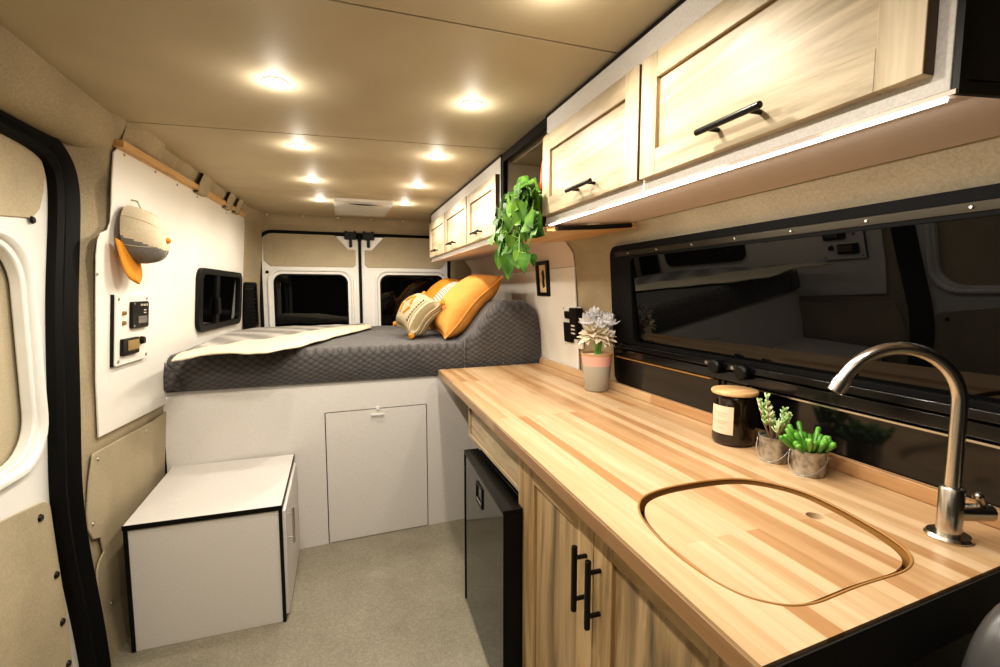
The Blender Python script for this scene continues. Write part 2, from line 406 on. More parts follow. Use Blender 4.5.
# rolled lip round the openings
for h in (hole, hole2):
    cy = sum(p[0] for p in h)/len(h); cz = sum(p[1] for p in h)/len(h)
    tube(bm, [(-.904, cy+(p[0]-cy)*1.07, cz+(p[1]-cz)*1.09) for p in h], .018, 8, closed=True)
obj('door_skin', bm, M['paint'], door, bevel=.006)
bm = bm_new(); plate(bm, [rr(.9, .87, 1.84, 1.58, .1)], .01, lambda a, b, c: (-.958+c, a, b)); obj('infill_panel', bm, M['linerpale'], door)
bm = bm_new(); plate(bm, [rr(-.95, .87, .78, 1.58, .1)], .01, lambda a, b, c: (-.958+c, a, b)); obj('window_glass', bm, M['glass'], door)
bm = bm_new(); plate(bm, [[(.6,1.60),(1.60,1.60),(1.86,1.625),(1.905,1.66),(1.935,1.72),(1.95,1.79),(1.935,1.825),(1.87,1.85),(1.75,1.86),(.6,1.86)]], .006, lambda a, b, c: (-.904+c, a, b)); up_ = obj('upper_cloth_panel', bm, M['linerpale'], door, bevel=.002)
bm = bm_new(); plate(bm, [[(.2,.12),(1.87,.12),(1.865,.3),(1.84,.55),(1.825,.72),(1.80,.745),(1.74,.755),(1.50,.79),(.2,.79)]], .006, lambda a, b, c: (-.904+c, a, b)); lo_ = obj('lower_cloth_panel', bm, M['linerpale'], door, bevel=.002)
for (px, py), par in (((37,150), up_), ((32,220), up_), ((40,518), lo_), ((56,575), lo_), ((62,622), lo_), ((68,664), lo_)):
    p = onX(px, py, -.898); bm = bm_new(); cyl(bm, (p.x, p.y, p.z), (p.x+.006, p.y, p.z), .012, .009, 16); obj('clip', bm, M['black'], par)
# rubber seal
bm = bm_new(); P = []
sp = []
for i in range(len(seal)-1):
    for k in range(4): sp.append((lerp(seal[i][0], seal[i+1][0], k/4), lerp(seal[i][1], seal[i+1][1], k/4)))
sp.append(seal[-1])
for _ in range(14): sp = [sp[0]]+[((sp[i-1][0]+2*sp[i][0]+sp[i+1][0])/4, (sp[i-1][1]+2*sp[i][1]+sp[i+1][1])/4) for i in range(1, len(sp)-1)]+[sp[-1]]
prof = [(-.049,-.035),(-.047,.0),(-.030,.012),(-.010,.004),(.006,.0),(.018,.010),(.042,.024),(.060,.014),(.064,-.035)]
for i, (a, b) in enumerate(sp):
    p, q = sp[max(i-1,0)], sp[min(i+1, len(sp)-1)]; t = Vector((q[0]-p[0], q[1]-p[1])).normalized(); n = Vector((-t.y, t.x))
    P.append([Vector((-.880+h, a+.012+n.x*w, max(b+n.y*w*.8, .001))) for w, h in prof])
grid(bm, P); struct('trim_2', bm, M['rubber'])

# white upper wall panel on the left
def pl(pts, off=0): return [(p.y, p.z) for p in (onL(x, y, off) for x, y in pts)]
out = pl([(118,145),(112,152),(110.5,180),(110,205),(109,222),(106,230),(99,233),(96.5,240),(95,255),(94.5,300),(94.5,380),(97,438),(165,404),(205,384)])
out = out+[(4.02, .86), (4.02, 1.90)]+pl([(243,217)])
bm = bm_new(); plate(bm, [out], .006, fL(.0)); wp = struct('wall_panel_left', bm, M['whitepanel'], bevel=.002)
for px, py in ((124,155),(155,172),(177,185),(197,197),(226,213),(97,274)):
    p = onL(px, py, .006); bm = bm_new(); cyl(bm, p, p+Vector((.004,0,0)), .006, .004, 12); obj('screw', bm, M['screw'], wp)
# lower beige cloth panel with its wavy cut edge
low = pl([(91,454),(87,482),(85,512),(86,530),(91,540),(98.6,538),(102,552),(97,563),(95,572),(96,590),(103,618),(107,645),(112,690)])
low = low+[(low[-1][0], .0), (2.66, .0), (2.66, pl([(160,414)])[0][1])]+pl([(150,422)])
bm = bm_new(); plate(bm, [low], .007, fL(.0)); lp = struct('wall_panel_lower_left', bm, M['linerpale'], bevel=.003)
for px, py in ((98,459),(93,524),(111,603),(146,431)):
    p = onL(px, py, .007); bm = bm_new(); cyl(bm, p, p+Vector((.004,0,0)), .007, .005, 12); obj('screw', bm, M['screw'], lp)
# wooden strip over the panel with cloth loops
a, b = onL(116,143,.01), onL(243,215,.01)
bm = bm_new(); d = (b-a)
def strip(bm, A, B, w, t):
    for s in (0,):
        v = box(bm, (0,0,0), (1,1,1))
        for q in v:
            base = A.lerp(B, q.co.y); q.co = base+Vector((q.co.x*w-.012, 0, (q.co.z-.5)*t))
strip(bm, a, b, .035, .028); tr = struct('trim_3', bm, M['pine'], bevel=.002)
for t0, t1 in ((.44,.52),(.72,.79),(.84,.90)):
    bm = bm_new(); P = []
    for i in range(5):
        t = lerp(t0, t1, i/4); c0 = a.lerp(b, t); k = .006*math.sin(PI*i/4); row = []
        for dx, dz in ((-.03,-.022),(.012,-.024),(.026,-.018),(.028,.0),(.034,.03),(.05,.07),(.045,.095)):
            row.append(c0+Vector((dx+k-.004, .012*(dz > .05), dz-.002)))
        P.append(row)
    grid(bm, P); obj('cloth_strap', bm, M['liner'], tr)
bm = bm_new(); P = []
edge = [(2.17,-.742),(2.24,-.705),(2.45,-.70),(2.52,-.735),(2.70,-.735),(2.76,-.700),(2.86,-.70),(2.93,-.728),(3.08,-.725),(3.15,-.690),(3.28,-.690),(3.34,-.715),(3.6,-.69),(3.9,-.68),(4.26,-.66)]
for i in range(64):
    Y = 2.17+(4.26-2.17)*i/63; xe = interp(edge, Y); xb_ = LPX(Y, 1.955)+.004
    P.append([Vector((lerp(xb_, xe, u)-.0*u, Y, lerp(1.955, ZC+.001, u**1.3)-.006*math.sin(PI*u))) for u in [k/8 for k in range(9)]])
grid(bm, P); struct('trim_6', bm, M['liner'], recalc=False, ang=60)
# ------------------------------------------------------------------ right wall
WR0, WR1 = 1.924, 2.22
def WL(z): return -.082*max(0, z-1.1)
def RX(z): return XR+.012+WL(min(z, 1.62))-.070*sstep(1.585, 1.72, z)-.08*sstep(1.7, 2.03, z)
fRW = lambda X: (lambda a, b, c: (X+WL(b)-c, a, b))
bm = bm_new(); P = []
for z in [0,.3,.6,.9,1.0,1.2,1.4,1.55,1.585,1.61,1.63,1.65,1.67,1.69,1.71,1.75,1.85,1.95,2.03]:
    P.append([Vector((RX(z), y, z)) for y in (YF,-.7,0,.5,1,1.5,1.85,1.95,2.05,2.2,2.6,3,3.5,4,4.36)])
grid(bm, P); struct('wall_right', bm, M['liner'], recalc=False, ang=60)
bm = bm_new(); box(bm, (1.26, YF, 0), (1.3, 4.5, ZC+.05)); struct('wall_outer_right', bm, M['groove'])
# white panel along the bed and end of worktop, pinkish upper one
bm = bm_new(); plate(bm, [[(2.235,.93),(4.3,.93),(4.3,1.53),(2.245,1.53)]], .008, fRW(XR+.010)); struct('wall_panel_right', bm, M['whitepanel'], bevel=.002)
bm = bm_new(); plate(bm, [[(2.245,1.532),(4.3,1.532),(4.3,1.60),(4.3,1.64),(4.3,1.68),(2.26,1.68),(2.255,1.64),(2.25,1.60)]], .006, lambda a,b,c: (XR+.010+WL(b)-c-.070*sstep(1.585, 1.72, b), a, b)); struct('wall_panel_upper_right', bm, M['pink'])
# ------------------------------------------------------------------ front closing wall
bm = bm_new(); box(bm, (-1.0, YF-.04, 0), (1.3, YF, ZC+.05)); struct('wall_front', bm, M['grey'])
# ------------------------------------------------------------------ rear wall
def R2(px, py, Y=YR): p = onY(px, py, Y); return (p.x, p.z)
xl, zt = R2(258.5, 231); xc = R2(361, 300)[0]; xr = 2*xc-xl
bm = bm_new()
plate(bm, [[(-.80,0),(1.21,0),(1.21,1.90),(1.16,1.99),(-.74,1.99),(-.80,1.9)], rr(xl, .3, xr, zt, .10, 8)], .05, fRear(YR+.05))
struct('wall_rear', bm, M['liner'])
bm = bm_new(); P = []           # padded header curving up to the ceiling
for i in range(13):
    x = lerp(-.78, 1.15, i/12); P.append([Vector((x, lerp(4.355, 4.23, 1-math.cos(t*PI/2))-.0, lerp(zt+.025, ZC+.004, math.sin(t*PI/2)**.8))) for t in [k/8 for k in range(9)]])
grid(bm, P); struct('trim_4', bm, M['liner'])
bm = bm_new(); box(bm, (-1, 4.5, 0), (1.3, 4.54, ZC+.05)); struct('wall_outer_rear', bm, M['groove'])
for k in range(6):
    x = -.55+.27*k; p = Vector((x, 4.245, ZC-.013)); bm = bm_new(); cyl(bm, p, p+Vector((0,-.004,-.005)), .007, .005, 10)
    o = obj('screw', bm, M['paint']); o['kind'] = 'structure'; o.name = 'trim_screw'
# rear doors
def rear_door(name, x0, x1, winx, panx):
    d = thing(name, None, None, ((x0+x1)/2, YR+.05, .3)); d['kind'] = 'structure'
    zb, zt_ = .35, zt-.018
    wz1 = R2(300, 274)[1]; wz0 = .9
    bm = bm_new(); plate(bm, [rr(x0, zb, x1, zt_, .05, 6), rr(winx[0], wz0, winx[1], wz1, .075, 8)], .05, fRear(YR+.055))
    # raised bead round the window
    h = rr(winx[0]-.035, wz0-.03, winx[1]+.035, wz1+.035, .10, 8)
    tube(bm, [(p[0], YR+.004, p[1]) for p in h], .014, 8, closed=True)
    obj('door_skin', bm, M['paint'], d, bevel=.005)
    bm = bm_new(); plate(bm, [rr(winx[0]-.02, wz0-.02, winx[1]+.02, wz1+.02, .08)], .008, fRear(YR+.045)); obj('window_glass', bm, M['glass'], d)
    bm = bm_new(); plate(bm, [rr(winx[0]-.004, wz0-.004, winx[1]+.004, wz1+.004, .077, 8), rr(winx[0]+.012, wz0+.012, winx[1]-.012, wz1-.012, .066, 8)], .02, fRear(YR+.03)); obj('window_seal', bm, M['rubber'], d)
    p0 = R2(0, 266.5)[1]; p1 = R2(0, 233)[1]
    p0 = R2(300, 266.5)[1]; p1 = R2(300, 234)[1]
    if panx[2] < 0: lp_ = [(panx[0]+.03, p1), (panx[1]-.17, p1), (panx[1]-.06, p1-.12), (panx[1], p1-.12), (panx[1], p0+.02), (panx[1]-.02, p0), (panx[0]+.05, p0), (panx[0], p0+.05), (panx[0], p1-.06)]
    else: lp_ = [(panx[0]+.17, p1), (panx[1]-.03, p1), (panx[1], p1-.06), (panx[1], p0+.05), (panx[1]-.05, p0), (panx[0]+.02, p0), (panx[0], p0+.02), (panx[0], p1-.12), (panx[0]+.06, p1-.12)]
    bm = bm_new(); plate(bm, [lp_], .008, fRear(YR+.005)); obj('cloth_panel', bm, M['linerpale'], d, bevel=.003)
    for q in ((panx[0]+.02 if panx[2] < 0 else panx[1]-.02, p0-.05),):
        bm = bm_new(); cyl(bm, (q[0], YR+.005, q[1]), (q[0], YR-.004, q[1]), .014, .012, 14); obj('rubber_plug', bm, M['black'], d)
    # latch at the top centre
    s = -1 if panx[2] < 0 else 1; bx = xc+s*.075
    bm = bm_new(); box(bm, (bx-.05, YR-.02, zt-.045), (bx+.05, YR+.01, zt+.018)); box(bm, (bx-.012, YR-.018, zt-.10), (bx+.012, YR+.0, zt-.045)); cyl(bm, (bx, YR+.002, zt-.10), (bx, YR-.02, zt-.10), .014, n=12)
    for q in (-.035, .035): cyl(bm, (bx+q, YR+.0, zt+.02), (bx+q, YR-.016, zt+.02), .010, n=10)
    obj('door_latch', bm, M['black'], d, bevel=.003)
    return d
wl0 = R2(274,300)[0]; wl1 = R2(348.5,300)[0]; wr0 = R2(380.5,300)[0]; wr1 = R2(444.5,300)[0]
rear_door('door_2', xl+.012, xc-.012, (wl0, wl1), (xl+.03, R2(355.5,250)[0], -1))
rear_door('door_3', xc+.012, xr-.012, (wr0, wr1), (R2(364.5,250)[0], xr-.03, 1))
bm = bm_new()
tube(bm, [(p[0], YR-.004, p[1]) for p in rr(xl, .36, xr, zt, .10, 8)], .013, 8, closed=True)
box(bm, (xc-.011, YR-.012, .35), (xc+.011, YR+.03, zt)); struct('trim_5', bm, M['rubber'])

# louvre vent on the rear left pillar
va, vb = Vector((LWX(4.06, 1.3)+.004, 4.06, 0)), Vector((LWX(4.30, 1.3)+.004, 4.30, 0))
def pillar(px, py):
    nrm = Vector((vb.y-va.y, -(vb.x-va.x), 0)); d = ray(px, py); t = (va-Vector((0,0,H))).dot(nrm)/d.dot(nrm); return Vector((0,0,H))+d*t
p1, p2 = pillar(241.5, 282), pillar(257, 334)
dirv = (vb-va).normalized(); nv = Vector((dirv.y, -dirv.x, 0)); Lw = (p2-p1).to_2d().length; o0 = Vector((p1.x, p1.y, 0))
vt = thing('air_vent', 'tall black louvred air vent on the beige pillar left of the rear doors', 'vent', (p1.x, p1.y, 1.115))
fv = lambda a, b, c: o0+dirv*a+nv*c+Vector((0,0,b))
bm = bm_new(); plate(bm, [rr(0, 1.115, Lw, p1.z, .03), rr(.02, 1.14, Lw-.02, p1.z-.03, .015)], .02, fv); plate(bm, [rr(.01, 1.125, Lw-.01, p1.z-.01, .02)], .004, fv); obj('vent_frame', bm, M['black'], vt, bevel=.003)
bm = bm_new(); n = 10
for k in range(n):
    z = lerp(1.145, p1.z-.05, k/(n-1)); plate(bm, [[(.02, z), (Lw-.02, z), (Lw-.02, z+.016), (.02, z+.016)]], .014, fv)
obj('slats', bm, M['black'], vt)

# ------------------------------------------------------------------ small black window in the left panel
w1 = pl([(194.5, 267)])[0]; w2 = pl([(237, 327)])[0]; wz1 = (w1[1]+pl([(237,273)])[0][1])/2; wz0 = (w2[1]+pl([(196,327)])[0][1])/2
wn = thing('window_1', None, None, (LPX(w1[0], wz0), (w1[0]+w2[0])/2, wz0)); wn['kind'] = 'structure'
bm = bm_new(); plate(bm, [rr(w1[0], wz0, w2[0], wz1, .07, 8), rr(w1[0]+.06, wz0+.035, w2[0]-.06, wz1-.035, .045, 8)], .022, fL(.006)); obj('window_frame', bm, M['black'], wn, bevel=.006)
bm = bm_new(); plate(bm, [rr(w1[0]+.02, wz0+.02, w2[0]-.02, wz1-.02, .05, 8)], .006, fL(.006)); obj('window_glass', bm, M['glass'], wn)
bm = bm_new(); ym = lerp(w1[0], w2[0], .40); plate(bm, [[(ym-.035, wz0+.03), (ym+.035, wz0+.03), (ym+.035, wz1-.03), (ym-.035, wz1-.03)]], .008, fL(.012)); box(bm, (LPX(ym, 1.3)+.02, ym-.06, 1.26), (LPX(ym, 1.3)+.035, ym+.02, 1.36)); obj('window_catch', bm, M['black'], wn)

# ------------------------------------------------------------------ control panel on the left wall
c1 = pl([(108.5, 330)])[0]; c2 = pl([(142, 330)])[0]; cz1 = (pl([(109,297)])[0][1]+pl([(142,293)])[0][1])/2; cz0 = (pl([(109,367)])[0][1]+pl([(142,357)])[0][1])/2
cp = thing('control_panel', 'small white electrical control panel with two black gauges below the cap', 'control panel', (LPX(c1[0], cz0), (c1[0]+c2[0])/2, cz0))
bm = bm_new(); plate(bm, [rr(c1[0], cz0, c2[0], cz1, .006)], .016, fL(.006)); obj('face_plate', bm, M['whitepanel'], cp, bevel=.002)
bm = bm_new(); plate(bm, [rr(c1[0]-.003, cz0-.002, c1[0], cz1+.002, .001)], .011, fL(.006)); obj('edge_strip', bm, M['black'], cp)
W = c2[0]-c1[0]; Hh = cz1-cz0
def cpt(u, v): return c1[0]+W*u, cz0+Hh*v
def cplate(name, u0, v0, u1, v1, t, m_, r=.004, off=.022, par=cp, bev=.001):
    a0, b0 = cpt(u0, v0); a1, b1 = cpt(u1, v1); bm = bm_new(); plate(bm, [rr(a0, b0, a1, b1, r)], t, fL(off)); return obj(name, bm, m_, par, bevel=bev)
g1 = cplate('battery_gauge', .38, .50, .90, .90, .012, M['black'], .01)
cplate('screen', .55, .57, .83, .68, .002, M['lcd'], .002, .034, g1); 
bm = bm_new(); 
for k in range(5):
    a0, b0 = cpt(.62+.05*k, .83); plate(bm, [rr(a0, b0, a0+.006, b0+.009, .001)], .001, fL(.0345))
for k in range(2):
    a0, b0 = cpt(.72, .76-.04*k); plate(bm, [rr(a0, b0, a0+.022, b0+.004, .001)], .001, fL(.0345))
obj('markings', bm, M['paperwhite'], g1)
for u, v in ((.43,.54),(.43,.87)):
    y, z = cpt(u, v); p = Vector((LPX(y, z)+.034, y, z)); bm = bm_new(); cyl(bm, p, p+Vector((.002,0,0)), .005, n=10); obj('screw', bm, M['screw'], g1)
g2 = cplate('display_unit', .12, .13, .60, .37, .012, M['black'], .004)
cplate('screen', .24, .19, .58, .34, .002, M['brass'], .002, .034, g2)
y, z = cpt(.76, .30); p = Vector((LPX(y, z)+.022, y, z)); bm = bm_new(); cyl(bm, p, p+Vector((.014,0,0)), .017, .014, 20); obj('round_button', bm, M['black'], cp)
for v in (.74, .60):
    y, z = cpt(.2, v); p = Vector((LPX(y, z)+.022, y, z)); bm = bm_new(); cyl(bm, p, p+Vector((.010,0,0)), .009, .007, 12); obj('toggle', bm, M['brass'], cp)
for u, v in ((.07,.94),(.93,.94),(.07,.06),(.93,.06)):
    y, z = cpt(u, v); p = Vector((LPX(y, z)+.022, y, z)); bm = bm_new(); cyl(bm, p, p+Vector((.003,0,0)), .006, n=10); obj('screw', bm, M['screw'], cp)

# ------------------------------------------------------------------ cap hung on a hook
hk = onL(131, 200, .006)
bm = bm_new(); tube(bm, [hk, hk+Vector((.02,0,-.004)), hk+Vector((.03,0,-.03)), hk+Vector((.026,0,-.075))], .0035, 8)
obj('wall_hook', bm, M['screw'], label='thin metal hook on the white left wall above the cap', cat='hook')
cc = onL(131, 234, .03)
RXc, RYc, RZc = .118, .096, .108
cap = thing('baseball_cap', 'beige and grey baseball cap with orange brim hanging on left wall', 'cap', cc)
bm = bm_new(); P = []
for i in range(41):
    th = i/40*PI/2
    row = []
    for k in range(97):
        ph = 2*PI*k/96; s = math.cos(th)**.55
        row.append(Vector((cc.x+RXc*math.sin(th)**1.05, cc.y+RYc*s*math.cos(ph), cc.z+RZc*s*math.sin(ph)-.022*math.sin(th))))
    P.append(row)
V = grid(bm, P)
for f in bm.faces:
    c = f.calc_center_median()
    if c.z < cc.z-.016-.046*(c.x-cc.x)/RXc: f.material_index = 1
bmesh.ops.remove_doubles(bm, verts=bm.verts, dist=.0008)
# seams of the crown
obj('crown', bm, [M['capbeige'], M['capgrey']], cap, ang=80)
bm = bm_new()
for ph0 in (0, 60, 120, 180, 240, 300):
    ph = math.radians(ph0+25); tube(bm, [Vector((cc.x+RXc*math.sin(th)**1.05, cc.y+(RYc+.001)*math.cos(th)**.55*math.cos(ph), cc.z+(RZc+.001)*math.cos(th)**.55*math.sin(ph)-.022*math.sin(th))) for th in [i/10*PI/2*.99+.005 for i in range(11)]], .0012, 5)
obj('crown_seams', bm, M['capbeige'], cap)
bm = bm_new(); bmesh.ops.create_icosphere(bm, subdivisions=2, radius=.012, matrix=Matrix.Translation((cc.x+RXc+.002, cc.y, cc.z-.022))); obj('top_button', bm, M['orange2'], cap)
bm = bm_new(); P = []
for i in range(11):
    t = i/10; row = []
    for k in range(13):
        s = -1+2*k/12; w = .090*math.sqrt(max(0, 1-t**4))
        row.append(Vector((cc.x-.004+.014*(1-s*s)*(1-.3*t)+.025*t, cc.y+w*s-.035, cc.z-.058-.135*t+.03*abs(s)*(1-t))))
    P.append(row)
grid(bm, P); o = obj('brim', bm, M['orange2'], cap, ang=80); sd = o.modifiers.new('solid', 'SOLIDIFY'); sd.thickness = .004

# ------------------------------------------------------------------ white storage box by the left wall
bxm = thing('storage_box', 'low white storage box with black edging on the floor at the foot of bed', 'storage box', (-.54, 2.36, 0))
X0, X1, Y0, Y1, ZT = -.812, -.262, 2.075, 2.640, .514
bm = bm_new(); box(bm, (X0+.012, Y0+.004, .0), (X1-.004, Y1, ZT-.018)); obj('carcass', bm, M['white'], bxm, bevel=.001)
bm = bm_new(); box(bm, (X0, Y0, ZT-.014), (X1, Y1, ZT)); obj('lid', bm, M['white'], bxm, bevel=.002)
bm = bm_new(); box(bm, (X0-.002, Y0-.003, ZT-.020), (X1+.002, Y0+.004, ZT-.001)); box(bm, (X1-.004, Y0, ZT-.020), (X1+.003, Y1, ZT-.001)); box(bm, (X0, Y0-.001, .0), (X0+.014, Y0+.012, ZT-.018)); box(bm, (X1-.012, Y0-.001, .0), (X1+.001, Y0+.010, ZT-.018))
obj('edge_trim', bm, M['black'], bxm)
bm = bm_new(); box(bm, (X1-.004, Y0+.02, .02), (X1+.012, Y1-.03, ZT-.035)); sdv = obj('side_door', bm, M['white'], bxm, bevel=.002)
bm = bm_new(); hy = Y0+.09; cyl(bm, (X1+.034, hy, .30), (X1+.034, hy, .455), .006); cyl(bm, (X1+.01, hy, .325), (X1+.034, hy, .325), .004); cyl(bm, (X1+.01, hy, .43), (X1+.034, hy, .43), .004); obj('handle', bm, M['chrome'], sdv)

for o_ in bxm.children_recursive:          # the lid falls a little towards the aisle end
    for v in o_.data.vertices:
        wy = v.co.y+wloc(o_).y; wz = v.co.z+wloc(o_).z
        if wz > .4: v.co.z += .028*(wy-Y0)/(Y1-Y0)
# ------------------------------------------------------------------ bed
def yb(x): return 2.72+.055*(x-.69)
bed = thing('bed_base', 'white boxed-in platform bed base across the rear of the van', 'bed', (.15, 3.5, 0))
xa, xb = -.842, 1.185
def fB(a, b, c): return (a, yb(a)-c, b)
hx0, hx1, hz = -.101, .452, .738
bm = bm_new(); plate(bm, [[(xa,0),(hx0-.005,0),(hx0-.005,hz+.005),(hx1+.005,hz+.005),(hx1+.005,0),(xb,0),(xb,.908),(xa,.908)]], .018, fB, c0=-.018); obj('front_panel', bm, M['white'], bed)
bm = bm_new(); plate(bm, [[(hx0-.02,0.0),(hx1+.02,0.0),(hx1+.02,hz+.02),(hx0-.02,hz+.02)]], .005, fB, c0=-.026); obj('door_reveal', bm, M['groove'], bed)
bm = bm_new(); plate(bm, [[(hx0,.004),(hx1,.004),(hx1,hz),(hx0,hz)]], .018, fB, c0=-.018); hd = obj('hatch_door', bm, M['white'], bed)
bm = bm_new(); hcx = lerp(hx0, hx1, .5); box(bm, (hcx-.035, yb(hcx)-.016, hz-.035), (hcx+.035, yb(hcx)-.008, hz-.023)); cyl(bm, (hcx-.028, yb(hcx), hz-.03), (hcx-.028, yb(hcx)-.014, hz-.03), .006, n=12); cyl(bm, (hcx, yb(hcx), hz+.005), (hcx, yb(hcx)-.008, hz+.005), .012, n=14); obj('latch', bm, M['paint'], hd, bevel=.002)
bm = bm_new(); plate(bm, [[(xa,.0),(xa+.008,.0),(xa+.008,.908),(xa,.908)]], .003, fB); obj('edge_trim', bm, M['black'], bed)
bm = bm_new(); plate(bm, [[(-.73, yb(-.73)), (1.18, yb(1.18)), (1.18, 4.3), (-.655, 4.3), (-.70, 4.1), (-.75,3.9), (-.80, 3.0),(-.835, yb(-.835))]], .018, fZ, c0=.892); obj('platform', bm, M['white'], bed)

# mattress under the quilt
random.seed(3)
def mound(x): return .245*sstep(.66, .93, x)
def top_z(x, y): return 1.098+mound(x)-.0*y
def hash2(i, j): return (math.sin(i*12.9898+j*78.233)*43758.5453) % 1
def sn(x, y): 
    return .5*math.sin(x*9.1+y*4.3)+.3*math.sin(x*17+2.1-y*6)+.2*math.sin(x*31+y*23)
bm = bm_new(); P = []; NX = 110
for i in range(NX+1):
    x = lerp(-.835, 1.182, i/NX)
    # rounding at both ends
    e = min((x+.835)/.07, 1); e2 = min((1.182-x)/.11, 1)
    endz = (1-math.sqrt(max(0, 1-(1-e)**2)))*.07+(1-math.sqrt(max(0, 1-(1-e2)**2)))*.12
    tz = top_z(x, 0)-endz; yf = yb(x)-.022; r = .055+.03*mound(x)/.2; row = []
    wr = .006*sn(x*1.5, 0)
    for k in range(5):
        t = k/4; row.append((x, yf+.012*(1-t)+wr*t*.6-.010*math.sin(PI*t), lerp(.912, tz-r, t)))
    for k in range(1, 7):
        a = k/6*PI/2; row.append((x, yf+r*(1-math.cos(a))+wr*.6, tz-r+r*math.sin(a)))
    for k in range(1, 25):
        t = k/24; y = yf+r+t*(4.27-yf-r)
        row.append((x, y, tz+.004*sn(x, y*2)+(-.03 if t > .97 else 0)-mound(x)*.15*t))
    row = [Vector((max(q[0], LWX(q[1], q[2])+.016), q[1], q[2])) for q in row]
    P.append(row)
V = grid(bm, P)
for col in (V[0], V[-1]):            # close the two ends
    c = bm.verts.new((col[0].co.x, 4.27, .912))
    bm.faces.new([*col, c])
mt = obj('mattress', bm, M['quilt'], label='thick mattress and pillows under a dark grey quilted bedspread', cat='mattress', recalc=True, ang=75)
# stitched hem of the bedspread that runs down beside the pillow mound
bm = bm_new(); px_ = [(.70,.0)]
pts = []
for k in range(5): t = k/4; pts.append((.685, yb(.685)-.030+.0*t, lerp(.915, 1.05, t)))
pts += [(.69, yb(.69)-.018, 1.085), (.70, yb(.7)+.02, 1.118), (.72, yb(.7)+.10, 1.122), (.73, yb(.7)+.25, 1.126)]
tube(bm, pts, .006, 8); obj('hem', bm, M['quilt'], mt)
# tucked fold at the left corner
bm = bm_new(); P = []
for i in range(9):
    t = i/8; x = -.83+.085*t; z = lerp(.93, 1.075, 1-t*.9); 
    P.append([Vector((x+.01*s, yb(x)-.030-.010*math.sin(PI*s), lerp(.925, lerp(1.085, .95, t), s))) for s in [k/6 for k in range(7)]])
grid(bm, P); o = obj('tucked_fold', bm, M['quilt'], mt, ang=80); sd = o.modifiers.new('s', 'SOLIDIFY'); sd.thickness = .012; sd.offset = 1

# throws on the bed
def throw(name, front, back, m_, label, thick, lift, fringe=False):
    bm = bm_new(); P = []
    nF = 40
    for i in range(nF+1):
        t = i/nF; a = pathpt(front, t); b = pathpt(back, t); row = []
        for k in range(13):
            s = k/12; x, y = lerp(a[0], b[0], s), lerp(a[1], b[1], s)
            z = top_z(x, y)+lift+.006*sn(x*2.3, y*3)+.012*math.sin(PI*s)**.5
            if x < -.74: z -= (-.74-x)*.6
            row.append(Vector((max(x, LWX(y, z)+.02), y, z)))
        P.append(row)
    grid(bm, P); o = obj(name, bm, m_, label=label, cat='blanket', ang=80)
    sd = o.modifiers.new('s', 'SOLIDIFY'); sd.thickness = thick; sd.offset = 1; sb = o.modifiers.new('sub', 'SUBSURF'); sb.levels = 1; sb.render_levels = 1
    return o
def pathpt(p, t):
    n = len(p)-1; i = min(int(t*n), n-1); f = t*n-i; return (lerp(p[i][0], p[i+1][0], f), lerp(p[i][1], p[i+1][1], f))
def zz(pts): return [tuple(onZ(x, y, 1.118).xy) for x, y in pts]
cf = zz([(169,361),(200,354),(235,353),(268,352),(292,348),(315,342),(340,335),(372,327)])
cb = zz([(186,352),(205,349),(222,345),(245,341),(275,338),(300,333),(330,328),(368,324.5)])
throw('throw_blanket', cf, cb, M['cream'], 'cream fleece throw laid diagonally across the grey quilted bed', .012, .010)
gf = [(a, b-.02) for a, b in cb]; gb = [(-.74, 3.7), (-.72,3.95), (-.66,4.1), (-.55,4.2), (-.38,4.23), (-.2,4.23), (0,4.23), (.17,4.23)]
throw('plush_blanket', gf, gb, M['plush'], 'grey banded plush blanket behind the cream throw near the rear doors', .012, .004)

